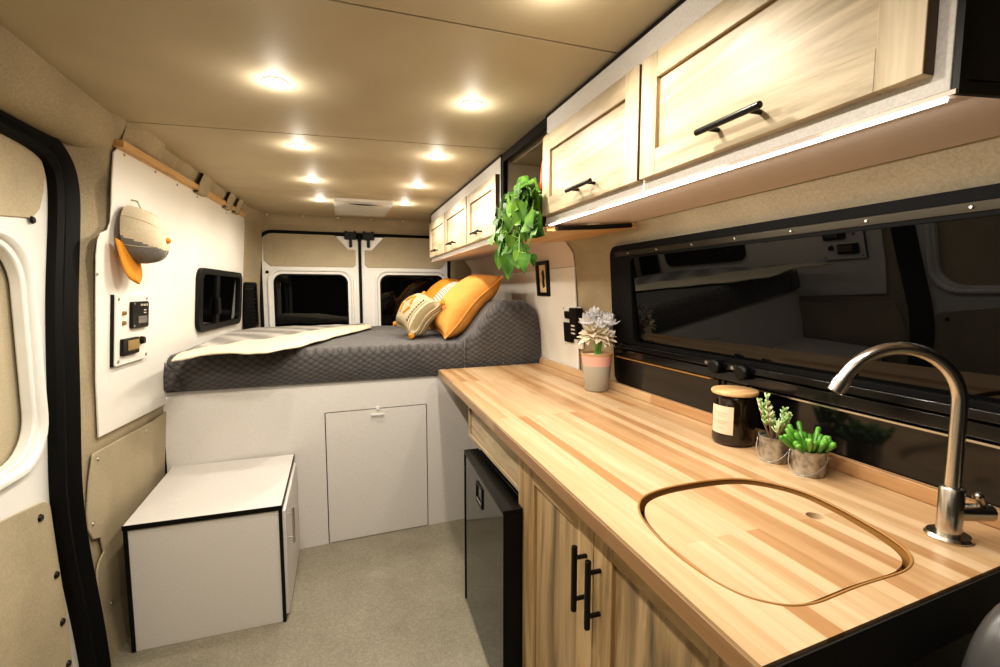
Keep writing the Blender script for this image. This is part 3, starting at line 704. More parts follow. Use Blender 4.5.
# ------------------------------------------------------------------ cushions
def cushion(name, P1, E1, E2, w, h, T, mats, label, tufts=None, pattern=None):
    """square cushion: P1 = centre, E1 x E2 plane"""
    E1 = Vector(E1).normalized(); E2 = (Vector(E2)-E1*Vector(E2).dot(E1)).normalized(); Nn = E1.cross(E2).normalized(); P1 = Vector(P1)
    root = thing(name, label, 'cushion', P1-Vector((0,0,.0)))
    def pt(u, v, s):
        pin = 1-.10*(1-abs(u)**2.2)*(abs(v)**3); pin2 = 1-.10*(1-abs(v)**2.2)*(abs(u)**3)
        x = u*pin2*w/2; y = v*pin*h/2
        t = T/2*(max(0, (1-u**4)*(1-v**4)))**.55*(1-.10*(u*u+v*v))
        t *= 1+.05*math.sin(u*5+v*3)
        sag = -.00*v
        return P1+E1*x+E2*y+Nn*(s*t+.008*math.sin(u*4+1)*abs(v))
    bm = bm_new(); n = 22
    for s in (1, -1):
        grid(bm, [[pt(-1+2*i/n, -1+2*j/n, s) for j in range(n+1)] for i in range(n+1)], 0 if s == 1 else len(mats)-1)
    bmesh.ops.remove_doubles(bm, verts=bm.verts, dist=.0015)
    obj('cover', bm, mats, root, ang=80)
    bm = bm_new(); ring = []
    for i in range(n): ring.append(pt(-1+2*i/n, -1, 0))
    for i in range(n): ring.append(pt(1, -1+2*i/n, 0))
    for i in range(n): ring.append(pt(1-2*i/n, 1, 0))
    for i in range(n): ring.append(pt(-1, 1-2*i/n, 0))
    tube(bm, ring, .005, 6, closed=True); obj('piping', bm, mats[-1], root)
    if tufts:
        for u, v in ((-1,-1),(1,-1),(1,1),(-1,1)):
            q = pt(u, v, 0); bm = bm_new(); bmesh.ops.create_icosphere(bm, subdivisions=2, radius=tufts, matrix=Matrix.Translation(q))
            for vv_ in bm.verts: vv_.co += (vv_.co-q)*.25*random.uniform(-1, 1)
            obj('corner_tassel', bm, M['orange2'], root)
    if pattern:
        for mm, segs in pattern:
            for (u0, v0, u1, v1, r_) in segs:
                bm = bm_new()
                tube(bm, [pt(lerp(u0, u1, k/4), lerp(v0, v1, k/4), 1.0)+Nn*.003 for k in range(5)], r_, 6)
                obj('stitch', bm, mm, root)
    return root
YO = 2.86
pA = onY(441, 344, YO); pB = onY(502, 277, YO); e1 = pB-pA
cushion('cushion', (pA+pB)/2+Vector((-.010,.20,.035)), e1, (-.10,1,.0), e1.length*.93, .48, .20, [M['orange'], M['orange']], 'large plain orange cushion leaning on the pillow mound, frontmost on the bed')
YP = 2.98
pA = onY(412, 336, YP); pB = onY(441, 304, YP); e1 = pB-pA
blk = [(-.62+.14*k, -.70, -.55+.14*k, -.70, .004) for k in range(9)]+[(-.62+.14*k, .62, -.55+.14*k, .62, .004) for k in range(9)]
org_ = [(-.45, -.2, -.05, -.35, .008), (.1, -.25, .5, -.05, .008), (-.45, .2, -.05, .35, .008), (.1, .25, .5, .05, .008)]
cushion('cushion', (pA+pB)/2+Vector((-.035,.14,.035)), e1, (-.32,1,.0), e1.length*1.05, .35, .19, [M['weave'], M['weave']], 'small tan woven cushion with orange corner tassels and black stitching', .018, [(M['ink'], blk), (M['orange2'], org_)])
YP = 3.38
pA = onY(440, 330, YP); pB = onY(474, 287, YP); e1 = pB-pA
cushion('cushion', (pA+pB)/2+Vector((-.055,.10,.035)), e1, (-.1,1,.0), e1.length*1.05, .40, .16, [M['stripe'], M['stripe']], 'cream ribbed cushion between the small woven and the large orange cushion')
YP = 3.78
pA = onY(432, 318, YP); pB = onY(461, 286, YP); e1 = pB-pA
cushion('cushion', (pA+pB)/2+Vector((-.05,.10,.045)), e1, (-.1,1,.0), e1.length*1.15, .40, .15, [M['orange2'], M['orange2']], 'deep orange cushion at the back, mostly hidden behind the ribbed one')

# ------------------------------------------------------------------ worktop, sink cover
ZW = .95; TH = .040
wt = thing('worktop', 'long maple butcher block worktop with an upstand along the window', 'worktop', (.85, 1.5, ZW-TH))
fl, nl = (.517, 2.655), (.467, .400); fr, nr = (1.183, 2.700), (1.183, .447)
s_pts = [(642,505),(646,495),(665,487),(690,483),(735,481),(765,483),(800,491),(835,502),(865,515),(890,530),(903,543),(908,556),(900,566),(880,575),(850,586),(815,597),(795,600),(770,599),(745,592),(720,580),(690,560),(665,542),(650,525),(643,513)]
sc = [tuple(onZ(x, y, ZW).xy) for x, y in s_pts]
cx = sum(p[0] for p in sc)/len(sc); cy = sum(p[1] for p in sc)/len(sc)
# clean super-ellipse fit of the traced outline
sx0, sx1 = .588, .893; sy0, sy1 = .478, .862
def sink_loop(g, r=.115): return rr(sx0+g, sy0+g, sx1-g, sy1-g, r-g, 12)
def chaikin(p, k):
    for _ in range(k): p = [q for a, b in zip(p, p[1:]+p[:1]) for q in ((a[0]*.75+b[0]*.25, a[1]*.75+b[1]*.25), (a[0]*.25+b[0]*.75, a[1]*.25+b[1]*.75))]
    return p
spx = [(370,290),(378,276),(400,266),(430,258),(490,248),(540,244),(590,250),(650,265),(700,288),(750,315),(800,345),(830,368),(840,385),(826,402),(790,413),(740,428),(700,445),(670,457),(630,462),(590,456),(550,445),(510,425),(470,400),(430,370),(395,335),(375,310)]
sbase = chaikin([tuple(onZ(430+x/1.754, 340+y/1.754, ZW).xy) for x, y in spx], 3)
SG = -1 if sum(a[0]*b[1]-b[0]*a[1] for a, b in zip(sbase, sbase[1:]+sbase[:1])) > 0 else 1
def sink_loop(g):
    n = len(sbase); out = []
    for i, p in enumerate(sbase):
        a, b = sbase[i-1], sbase[(i+1) % n]; d = Vector((b[0]-a[0], b[1]-a[1])).normalized(); g2 = g-.008; out.append((p[0]+d.y*g2*SG, p[1]-d.x*g2*SG))
    return out
sink_outer = sink_loop(0)
bm = bm_new(); plate(bm, [[fl, nl, nr, fr], sink_outer], TH, fZ, c0=ZW-TH); obj('slab', bm, [M['butcher']], wt, ang=10)
bm = bm_new(); plate(bm, [[(fl[0]-.001, fl[1]), (nl[0]-.001, nl[1]+.002), (nl[0]+.004, nl[1]+.002), (fl[0]+.004, fl[1])]], TH-.008, fZ, c0=ZW-TH+.001); obj('front_edge', bm, M['butcher_edge'], wt, bevel=.001)
bm = bm_new(); plate(bm, [[(1.170,2.80),(1.170,.30),(1.192,.30),(1.192,2.80)]], .036, fZ, c0=ZW-.001); 
bm.free(); bm = bm_new(); box(bm, (1.168, .447, ZW+.0005), (1.190, 2.695, ZW+.036)); obj('upstand', bm, M['butcher'], wt, bevel=.002)
bm = bm_new(); plate(bm, [[(nl[0]+.002, .3985), (nr[0], .4455), (nr[0], .4425), (nl[0]+.002, .3955)]], TH+.045, fZ, c0=ZW-TH-.05); obj('end_shade', bm, M['groove'], wt)  # near-black strip paints the shade on the worktop's near end face
bm = bm_new(); cyl(bm, (.842, 2.655, ZW-.001), (.842, 2.655, ZW), .001, n=6); bm.free()
hp = onZ(815, 512, ZW)
cov = thing('sink_cover', 'rounded butcher block sink cover with a finger hole, set into the worktop', 'sink cover', (cx, cy, ZW-.03))
hole = [(hp.x+.016*math.cos(a), hp.y+.016*math.sin(a)) for a in [2*PI*k/20 for k in range(20)]]
bm = bm_new(); plate(bm, [sink_loop(.014), hole], .026, fZ, c0=ZW-.034); obj('board', bm, M['butcher'], cov, bevel=.004)
bm = bm_new(); plate(bm, [sink_loop(.0015)], .006, fZ, c0=ZW-.038); obj('sink_rim', bm, M['groove'], cov)
bm = bm_new(); tube(bm, [Vector((p[0], p[1], ZW-.0008)) for p in sink_loop(.0015)], .0026, 6, closed=True); obj('routed_lip', bm, M['woodedge'], cov)
# groove walls
bm = bm_new(); lo = sink_loop(-.0005); P = [[Vector((p[0], p[1], ZW-.003)), Vector((p[0], p[1], ZW-.037))] for p in sink_loop(.0006)]; grid(bm, P, closed_u=True); obj('groove_wall', bm, M['woodedge'], cov)

# ------------------------------------------------------------------ shaker doors
def shaker(bm, f, a0, b0, a1, b1, st=.055, th=.018, rail_mi=0, stile_mi=1, panel_mi=1):
    """f(a,b,c): a horizontal, b vertical, c outward"""
    def bx(a, b, c, d, e0, e1, mi):
        vs = box(bm, (0,0,0), (1,1,1), mi)
        for v in vs: v.co = Vector(f(lerp(a, c, v.co.x), lerp(b, d, v.co.y), lerp(e0, e1, v.co.z)))
    bx(a0, b0, a0+st, b1, 0, th, stile_mi); bx(a1-st, b0, a1, b1, 0, th, stile_mi)
    bx(a0+st, b0, a1-st, b0+st, 0, th-.0004, rail_mi); bx(a0+st, b1-st, a1-st, b1, 0, th-.0004, rail_mi)
    bx(a0+st-.004, b0+st-.004, a1-st+.004, b1-st+.004, 0, th-.010, panel_mi)
    # shadow bead
    e = .0025
    for q in ((a0+st, b0+st, a0+st+e, b1-st), (a1-st-e, b0+st, a1-st, b1-st), (a0+st, b0+st, a1-st, b0+st+e), (a0+st, b1-st-e, a1-st, b1-st)): bx(q[0], q[1], q[2], q[3], .003, th-.0085, 2)
def bar_handle(parent, p, q, out, r=.0065, name='handle'):
    p = Vector(p); q = Vector(q); out = Vector(out); d = (q-p)
    bm = bm_new(); cyl(bm, p+out, q+out, r, n=16)
    for t in (.18, .82): cyl(bm, p+d*t, p+d*t+out, r*.75, n=12)
    return obj(name, bm, M['blackmetal'], parent, bevel=.0015)

# ------------------------------------------------------------------ base cabinet under worktop
bc = thing('base_cabinet', 'spalted maple base cabinet with two black-handled doors under the worktop', 'cabinet', (.85, .9, 0))
XF = .553
fC = lambda a, b, c: (XF-c, a, b)
bm = bm_new(); box(bm, (XF, .472, .07), (1.17, 1.40, ZW-TH-.002)); obj('carcass', bm, M['oak_z'], bc)
bm = bm_new(); box(bm, (XF+.05, .45, 0), (1.17, 1.39, .07)); obj('plinth', bm, M['black'], bc)
bm = bm_new(); box(bm, (XF-.018, 1.345, .04), (XF, 1.40, ZW-TH-.004)); box(bm, (XF-.018, .455, .86), (XF, 1.345, ZW-TH-.004)); obj('face_frame', bm, [M['oak_z']], bc, bevel=.001)
bm = bm_new(); box(bm, (XF-.02, .450, .05), (1.17, .470, ZW-TH-.002)); obj('end_panel', bm, mat('charcoal_end_panel', (.06,.056,.052), .5), bc)
for (y0, y1) in ((.912, 1.342), (.478, .908)):
    bm = bm_new(); shaker(bm, fC, y0, .09, y1, .895, .075, .020, 0, 1, 3); dr = obj('door', bm, [M['oak_y'], M['oak_z'], M['woodedge'], M['oak_panel']], bc, bevel=.0015)
    hy = y0+.030 if y0 > .9 else y1-.030
    bar_handle(dr, (XF-.020, hy, .645), (XF-.020, hy, .805), (-.032, 0, 0), .0072)
# drawer front above fridge
dw = thing('drawer_unit', 'shallow pale wooden drawer under the far end of worktop above fridge', 'drawer', (.85, 1.73, .72))
bm = bm_new(); box(bm, (XF, 1.41, .745), (1.15, 2.05, ZW-TH-.002)); obj('drawer_box', bm, M['grey'], dw)
bm = bm_new(); shaker(bm, fC, 1.405, .735, 2.06, .897, .014, .014, 0, 0, 0); obj('drawer_front', bm, [M['maple_y'], M['maple_z'], M['woodedge']], dw, bevel=.0015)
bm = bm_new(); box(bm, (.62, 2.03, 0), (1.17, 2.055, .743)); obj('support_panel', bm, M['black'], dw)
# fridge
fg = thing('mini_fridge', 'black mini fridge with glossy door under the drawer on the floor', 'fridge', (.8, 1.69, 0))
bm = bm_new(); box(bm, (.557, 1.425, .03), (1.05, 1.955, .70)); obj('body', bm, M['black'], fg, bevel=.004)
FX = lambda y: .470+.025*(y-1.36)/.605
def fF(a, b, c): return (FX(a)-c, a, b)
bm = bm_new(); plate(bm, [[(1.362,.014),(1.963,.014),(1.963,.692),(1.362,.692)]], .058, fF, c0=-.060); fd = obj('door', bm, M['fridgedoor'], fg, bevel=.003)
bm = bm_new(); plate(bm, [[(1.360,.690),(1.966,.690),(1.966,.703),(1.360,.703)]], .066, fF, c0=-.064); plate(bm, [[(1.960,.012),(1.966,.012),(1.966,.692),(1.960,.692)]], .066, fF, c0=-.064); plate(bm, [[(1.358,.012),(1.3625,.012),(1.3625,.692),(1.358,.692)]], .066, fF, c0=-.064); obj('door_trim', bm, M['black'], fd)
h1 = onX(477.5, 482, .49); h2 = onX(484.5, 508, .49); hz0, hz1 = .575, .655
bm = bm_new(); plate(bm, [rr(h2.y, hz0, h1.y, hz1, .004), rr(h2.y+.008, hz0+.008, h1.y-.008, hz1-.006, .003)], .004, fF, c0=-.001); obj('handle_recess', bm, M['black'], fd)
bm = bm_new(); plate(bm, [[(h2.y+.012,hz0+.012),(h1.y-.012,hz0+.012),(h1.y-.012,hz0+.022),(h2.y+.012,hz0+.022)]], .004, fF, c0=-.001); obj('badge', bm, M['chrome'], fd)
for x, y in ((.59,1.45),(.59,1.93),(1.02,1.45),(1.02,1.94)):
    bm = bm_new(); cyl(bm, (x, y, 0), (x, y, .031), .018, n=14); obj('foot', bm, M['black'], fg)

# rounded dark seat back beside the near end of the worktop
st = thing('cab_seat', 'dark grey rounded seat back standing by the near end of the worktop', 'seat', (1.05, .2, .0))
def blob(bm, c, r, e=3.0, n=24):
    P = []
    for i in range(n+1):
        th = -PI/2+PI*i/n; row = []
        for k in range(n*2):
            ph = 2*PI*k/(2*n); f_ = lambda v: math.copysign(abs(v)**(2/e), v)
            row.append(Vector((c[0]+r[0]*f_(math.cos(th))*f_(math.cos(ph)), c[1]+r[1]*f_(math.cos(th))*f_(math.sin(ph)), c[2]+r[2]*f_(math.sin(th)))))
        row.append(row[0]); P.append(row)
    grid(bm, P); bmesh.ops.remove_doubles(bm, verts=bm.verts, dist=1e-4)
bc_ = onY(1003, 655, .34)
bm = bm_new(); blob(bm, (bc_.x+.075, .335, bc_.z-.19), (.125, .055, .26), 2.8); obj('backrest', bm, mat('grey_satin_plastic', (.07,.067,.065), .3), st, ang=80)
bm = bm_new(); blob(bm, (.98, .12, .38), (.17, .20, .09), 3.4); obj('seat_cushion', bm, M['grey'], st, ang=80)
bm = bm_new(); box(bm, (.87, -.04, 0), (1.10, .28, .31)); obj('pedestal', bm, M['black'], st, bevel=.01)

# ------------------------------------------------------------------ big window on the right
wd = thing('window_2', None, None, (1.2, .6, .985)); wd['kind'] = 'structure'
YN = -.75; zf1 = 1.597
gz0, gz1 = 1.185, 1.540; gy1 = 1.715
fW = fRW(XR)
bm = bm_new(); plate(bm, [rr(YN, .985, 1.868, zf1, .045, 8), rr(YN+.06, gz0, gy1, gz1, .03, 6)], .022, fW, c0=-.008); obj('window_frame', bm, M['rubber'], wd, bevel=.005)
# leaning glass
bm = bm_new(); plate(bm, [rr(YN+.05, gz0-.01, gy1+.02, gz1+.01, .02)], .005, lambda a, b, c: (XR+WL(1.36)+.004-c-.125*(b-1.36), a, b)); obj('window_glass', bm, M['glass'], wd)
bm = bm_new(); plate(bm, [[(YN+.03, 1.550), (1.82, 1.550), (1.82, 1.570), (YN+.03, 1.570)]], .004, fW, c0=.014); rl = obj('top_strip', bm, mat('dark_bronze_strip', (.05,.042,.028), .3, metal=.7), wd, bevel=.001)
for k in range(12):
    y = 1.72-.19*k; bm = bm_new(); cyl(bm, (XR-.017+WL(1.560), y, 1.560), (XR-.022+WL(1.560), y, 1.560), .005, .003, 10); obj('screw', bm, M['screw'], rl)
bm = bm_new(); plate(bm, [[(YN+.03,.990),(1.838,.990),(1.838,1.105),(YN+.03,1.105)]], .004, fW, c0=.014); obj('lower_pane', bm, M['darkgloss'], wd)
bm = bm_new(); box(bm, (XR-.036, YN+.02, 1.150), (XR-.012, 1.838, 1.172)); box(bm, (XR-.028, YN+.02, 1.112), (XR-.012, 1.838, 1.145)); obj('sill_rails', bm, M['darkgloss'], wd, bevel=.003)
bm = bm_new()
y_l2 = onX(748, 371, XR).y
box(bm, (XR-.034, YN+.02, 1.104), (XR-.016, y_l2-.02, 1.109)); obj('chrome_line', bm, M['chrome'], wd)
bm = bm_new(); box(bm, (XR-.034, y_l2+.12, 1.106), (XR-.016, 1.83, 1.109)); obj('gold_reflection', bm, M['woodedge'], wd)  # thin brown strip paints a golden reflection below the rails
for px, py in ((719,366),(746,372)):
    p = onX(px, py, XR-.03); bm = bm_new()
    lathe(bm, [(0,-.012),(.022,-.012),(.024,-.006),(.024,.006),(.019,.012),(0,.012)], (0,0,0), 20)
    for v in bm.verts: c_ = v.co.copy(); v.co = Vector((XR-.048-c_.z, p.y+c_.x, p.z+c_.y))
    box(bm, (XR-.05, p.y-.014, p.z-.022), (XR-.012, p.y+.012, p.z+.02)); box(bm, (XR-.024, p.y-.020, .995), (XR-.012, p.y-.010, p.z-.01)); box(bm, (XR-.024, p.y+.004, .995), (XR-.012, p.y+.010, p.z-.01))
    lt = obj('window_latch', bm, M['black'], wd, bevel=.002)
    bm = bm_new(); cyl(bm, (XR-.058, p.y+.02, p.z+.012), (XR-.066, p.y+.02, p.z+.012), .009, .006, 12); obj('latch_button', bm, M['chrome'], lt)

# ------------------------------------------------------------------ upper cabinets
XU = .715; ZB = 1.640
fU = lambda a, b, c: (XU-c, a, b)
def upper(name, label, y0, y1, doors, near_open):
    t = thing(name, label, 'cabinet', (.9, (y0+y1)/2, ZB))
    bm = bm_new()
    poly = [(XU, ZB+.006), (1.088, ZB+.036), (1.04, ZC-.004), (XU, ZC-.004)]
    plate(bm, [poly], y1-y0-.012, lambda a, b, c: (a, y0+.006+c, b)); obj('carcass', bm, M['white'], t, bevel=.001)
    bm = bm_new(); plate(bm, [[(XU, ZB), (1.092, ZB+.030), (1.092, ZB+.036), (XU, ZB+.006)]], y1-y0, lambda a, b, c: (a, y0+c, b)); obj('underside', bm, M['pink'], t)
    bm = bm_new(); plate(bm, [[(XU+.002, ZB), (1.088, ZB+.03), (1.088, ZB+.045), (XU+.02, ZB+.016), (XU+.020, ZC-.02), (1.04, ZC-.02), (1.04, ZC-.004), (XU+.002, ZC-.004)]], .007, lambda a, b, c: (a, y0-.002+c, b)); obj('near_edge_trim', bm, M['black'], t)
    bm = bm_new(); plate(bm, [[(XU+.002, ZB), (XU+.03, ZB), (XU+.03, ZC-.004), (XU+.002, ZC-.004)]], .006, lambda a, b, c: (a, y1-.004+c, b)); obj('far_edge_trim', bm, M['black'], t)
    bm = bm_new(); box(bm, (XU-.003, y0, ZC-.012), (XU+.01, y1, ZC-.004)); obj('ceiling_trim', bm, M['black'], t)
    bm = bm_new(); plate(bm, [[(XU+.022, ZB+.02), (1.03, ZB+.046), (1.03, ZC-.022), (XU+.022, ZC-.022)]], .004, lambda a, b, c: (a, y0+.001+c, b)); obj('near_end_panel', bm, M['grey'], t)
    for (a, b, h0, h1) in doors:
        bm = bm_new(); shaker(bm, fU, a, ZB+.030, b, ZC-.085, .058, .020, 0, 1, 0)
        box(bm, (XU-.0195, a-.0012, ZB+.031), (XU-.0005, a+.001, ZC-.086), 3)
        d = obj('door', bm, [M['maple_y'], M['maple_z'], M['woodedge'], M['endgrain']], t, bevel=.0015)
        bar_handle(d, (XU-.020, h0, 1.708), (XU-.020, h1, 1.708), (-.030, 0, 0), .0062)
    return t
upper('upper_cabinet', 'near overhead cabinet with two pale wood doors above the window', .388, 1.605, [(.413, 1.005, .628, .778), (1.015, 1.590, 1.190, 1.340)], False)
YA = 2.115; YZ = 3.90
def fy(px, py): return onX(px, py, XU-.02).y
s1_ = fy(466.5, 200); s2_ = fy(444.5, 220)
upper('upper_cabinet', 'far overhead cabinet with three pale wood doors above the bed', YA, YZ, [(YA+.02, s1_-.006, lerp(YA, s1_, .40), lerp(YA, s1_, .66)), (s1_+.006, s2_-.006, lerp(s1_, s2_, .40), lerp(s1_, s2_, .7)), (s2_+.006, YZ-.02, lerp(s2_, YZ, .35), lerp(s2_, YZ, .6))], True)
# LED strip
bm = bm_new(); plate(bm, [[(XU+.004, ZB-.004), (XU+.012, ZB-.0035), (XU+.012, ZB+.001), (XU+.004, ZB)]], 1.18, lambda a, b, c: (a, .402+c, b))
obj('led_strip', bm, M['strip'], label='lit white LED strip under the front edge of near overhead cabinet', cat='light')
bm = bm_new(); box(bm, (XU-.002, .375, ZB-.004), (XU+.003, 1.0, ZB+.018)); box(bm, (XU-.003, 1.004, ZB-.004), (XU-.001, 1.014, ZB+.022)); bm.free()
# open shelf between the cabinets
sh = thing('shelf', 'open wooden shelf between the two overhead cabinets holding the plant', 'shelf', (.9, 1.86, ZB-.03))
bm = bm_new(); plate(bm, [[(XU+.002, ZB-.022), (1.10, ZB+.008), (1.10, ZB+.028), (XU+.002, ZB-.002)]], 2.111-1.40, lambda a, b, c: (a, 1.60+c*1.0*(2.111-1.6)/(2.111-1.40), b)); obj('board', bm, M['pine'], sh, bevel=.002)
bm = bm_new(); box(bm, (1.02, 1.612, ZB+.04), (1.03, 2.108, ZC-.06)); obj('back_panel', bm, M['white'], sh)
bm = bm_new(); box(bm, (XU+.05, 1.612, ZC-.045), (1.02, 2.108, ZC-.006)); obj('top_lining', bm, M['liner'], sh)
bm = bm_new(); box(bm, (XU+.03, 2.095, ZB+.02), (1.02, 2.108, ZC-.01)); obj('side_lining', bm, M['linerpale'], sh)
bm = bm_new(); tube(bm, [(XU+.03, 1.575, ZB-.012), (XU+.20, 1.585, ZB+.0), (1.05, 1.56, ZB+.01)], .009, 10); obj('support_bar', bm, M['blackmetal'], sh)
bm = bm_new(); box(bm, (XU+.004, 1.612, ZC-.040), (XU+.02, 2.110, ZC-.004)); box(bm, (XU+.004, 2.092, ZB+.0), (XU+.02, 2.110, ZC-.04)); obj('front_frame', bm, M['black'], sh)
# book / red-edged board leaning on near cabinet
bk = thing('book', 'red-edged brown book leaning on the open shelf between plant and near cabinet', 'book', (.80, 1.622, ZB))
def lean_book(bm):
    for v in bm.verts: v.co.y += .012+.060*(1-(v.co.z-ZB)/.236)
bm = bm_new(); box(bm, (.722, 1.612, ZB+.004), (.93, 1.616, ZB+.235)); box(bm, (.722, 1.630, ZB+.004), (.93, 1.634, ZB+.235)); lean_book(bm); obj('cover', bm, M['brown'], bk)
bm = bm_new(); box(bm, (.716, 1.611, ZB+.003), (.723, 1.635, ZB+.236)); lean_book(bm); obj('spine', bm, M['red'], bk, bevel=.001)
bm = bm_new(); box(bm, (.724, 1.616, ZB+.006), (.925, 1.630, ZB+.230)); lean_book(bm); obj('pages', bm, M['paperwhite'], bk)

# ------------------------------------------------------------------ trailing plant
random.seed(11)
pl_ = thing('trailing_plant', 'trailing green pothos plant hanging from the open shelf', 'plant', (.79, 1.86, ZB))
bm = bm_new(); lathe(bm, [(0,.004),(.05,.004),(.068,.11),(.072,.115),(.066,.118),(.06,.10),(0,.10)], (.82, 1.97, ZB+.004), 24); obj('pot', bm, M['white'], pl_)
bm = bm_new(); lathe(bm, [(0,.0),(.062,.0),(0,.006)], (.82, 1.97, ZB+.100), 20); obj('soil', bm, M['soil'], pl_)
def leaf(bm, base, d, nrm, L_, W_, curl=.25, n=7):
    d = Vector(d).normalized(); nrm = Vector(nrm); nrm = (nrm-d*nrm.dot(d)).normalized(); s = d.cross(nrm); P = []
    for i in range(n+1):
        t = i/n; w = W_*(math.sin(PI*min(1, t**.62)))**.8*(1-.15*t) if 0 < t < 1 else (W_*.12 if t == 0 else .001)
        if i == 1: w = W_*.80
        back = -.10*L_ if i == 1 else 0
        row = []
        for k in (-1, -.5, 0, .5, 1):
            row.append(base+d*(L_*t+(back*abs(k)))+s*(w*k)+nrm*(-curl*L_*t*t+.12*W_*abs(k)*1.2-.0))
        P.append(row)
    grid(bm, P)
vines = []
bms = bm_new(); bml = bm_new()
def P3(px, py, X): return onX(px, py, X)
targets = [(501,236),(506,250),(514,242),(519,252),(527,228),(531,240),(512,215),(522,205),(505,205),(524,208),(520,194),(526,188)]
for i, (tx, ty) in enumerate(targets):
    Xd = random.uniform(.60, .69); e = P3(tx, ty, Xd)
    s0 = Vector((.81+random.uniform(-.03,.03), 1.95+random.uniform(-.03,.03), ZB+.12))
    m1 = Vector((.71+random.uniform(-.03, .01), lerp(s0.y, e.y, .6), ZB+random.uniform(.17,.27)))
    m2 = Vector((Xd, e.y, min(ZB+.08, e.z+.12)))
    pts = []
    for k in range(17):
        t = k/16; q = [s0, m1, m2, e]
        p = q[0]*(1-t)**3+q[1]*3*t*(1-t)**2+q[2]*3*t*t*(1-t)+q[3]*t**3; pts.append(p)
    tube(bms, pts, .0025, 6)
    for k in range(2, 17, 1):
        for rep in (0, 1):
            if random.random() < .15: continue
            p = pts[k]+Vector((random.uniform(-.03,.02), random.uniform(-.045,.05), random.uniform(-.03,.03))); ang = random.uniform(-1.2, 1.2)
            d = Vector((random.uniform(-.45,.05), math.sin(ang), -math.cos(ang)*random.uniform(.3, 1)))
            nn = Vector((-1, random.uniform(-.9, .1), random.uniform(-.2, .7)))
            Lf = random.uniform(.04, .078); leaf(bml, p, d, nn, Lf, Lf*.40, random.uniform(.05,.4)); tube(bms, [pts[k], p], .0015, 5)
for (px, py, Xd, Lf) in ((516,242,.62,.11),(505,246,.64,.09),(534,254,.66,.045),(522,200,.60,.11),(512,212,.62,.09),(524,176,.66,.075),(522,182,.66,.07),(510,254,.62,.10),(501,250,.63,.085),(515,190,.62,.09)):
    p = P3(px, py, Xd); leaf(bml, p, Vector((-.1, random.uniform(-.5,.5), -1)), Vector((-1,-.5,.3)), Lf, Lf*.42, .15)
obj('vines', bms, M['stem'], pl_, ang=80); obj('foliage', bml, M['leaf'], pl_, recalc=False, ang=80)

# ------------------------------------------------------------------ picture + outlet on the right panel
p1 = onX(539, 263, XR); p2 = onX(553.5, 296, XR); zt1 = (onX(539,263,XR).z+onX(550,261,XR).z)/2; zb1 = (onX(543,296,XR).z+onX(554,296,XR).z)/2
pf = thing('picture_frame', 'small black framed picture on the white wall above worktop end', 'picture', (XR, (p1.y+p2.y)/2, zb1))
ya, yc = onX(553,280,XR-.01).y, onX(541,280,XR-.01).y
bm = bm_new(); plate(bm, [[(ya, zb1), (yc, zb1), (yc, zt1), (ya, zt1)], [(ya+.03, zb1+.022), (yc-.03, zb1+.022), (yc-.03, zt1-.022), (ya+.03, zt1-.022)]], .016, fRW(XR+.002)); obj('frame', bm, M['black'], pf, bevel=.002)
bm = bm_new(); plate(bm, [[(ya+.01, zb1+.01), (yc-.01, zb1+.01), (yc-.01, zt1-.01), (ya+.01, zt1-.01)]], .004, fRW(XR+.002)); obj('print', bm, M['tan'], pf)
bm = bm_new(); mid = (ya+yc)/2; hh_ = zt1-zb1
plate(bm, [[(mid-.018, zb1+.28*hh_),(mid+.012, zb1+.22*hh_),(mid+.022, zb1+.38*hh_),(mid+.014, zb1+.5*hh_),(mid+.022, zb1+.66*hh_),(mid+.008, zb1+.76*hh_),(mid-.012, zb1+.72*hh_),(mid-.02, zb1+.55*hh_),(mid-.01, zb1+.42*hh_)]], .001, fRW(XR-.002)); obj('printed_figure', bm, M['ink'], pf)
oy0, oy1 = onX(584, 330, XR).y, onX(565.5, 330, XR).y; oz1, oz0 = 1.318, 1.095
ot = thing('power_outlet', 'white power outlet plate with black sockets beside the window', 'outlet', (XR, (oy0+oy1)/2, oz0))
fo = fRW(XR+.002)
bm = bm_new(); plate(bm, [rr(oy0, oz0, oy1, oz1, .008)], .008, fo); obj('face_plate', bm, M['whitepanel'], ot, bevel=.002)
def op(u0, v0, u1, v1): return lerp(oy0, oy1, u0), lerp(oz0, oz1, v0), lerp(oy0, oy1, u1), lerp(oz0, oz1, v1)
a = op(.42, .12, .84, .60); bm = bm_new(); plate(bm, [rr(*a, .005)], .016, fRW(XR-.005)); obj('socket_block', bm, M['black'], ot, bevel=.002)
a = op(.45, .70, .80, .88); bm = bm_new(); plate(bm, [rr(*a, .010)], .012, fRW(XR-.005)); obj('switch', bm, M['black'], ot, bevel=.002)
a = op(-.10, .25, .26, .98); bm = bm_new(); plate(bm, [rr(*a, .012)], .040, fRW(XR-.005)); tm = obj('plug_adapter', bm, M['black'], ot, bevel=.004)
bm = bm_new()
for k in range(3):
    a = op(.0, .36+.09*k, .2, .40+.09*k); plate(bm, [rr(*a, .001)], .001, fRW(XR-.045))
obj('markings', bm, M['paperwhite'], tm)
for u, v in ((.9,.95),(.9,.05)):
    a = op(u, v, u, v); bm = bm_new(); cyl(bm, (XR-.006+WL(a[1]), a[0], a[1]), (XR-.008+WL(a[1]), a[0], a[1]), .005, n=10); obj('screw', bm, M['screw'], ot)
# small black speaker-like switch behind cushions on the rear right pillar
p = onY(464, 282, 4.28); bm = bm_new(); plate(bm, [rr(p.x-.045, p.z-.03, p.x+.045, p.z+.03, .012)], .03, fRear(4.352)); obj('pillar_lamp', bm, M['black'], label='small black fitting on the beige pillar right of the rear doors', cat='fitting')

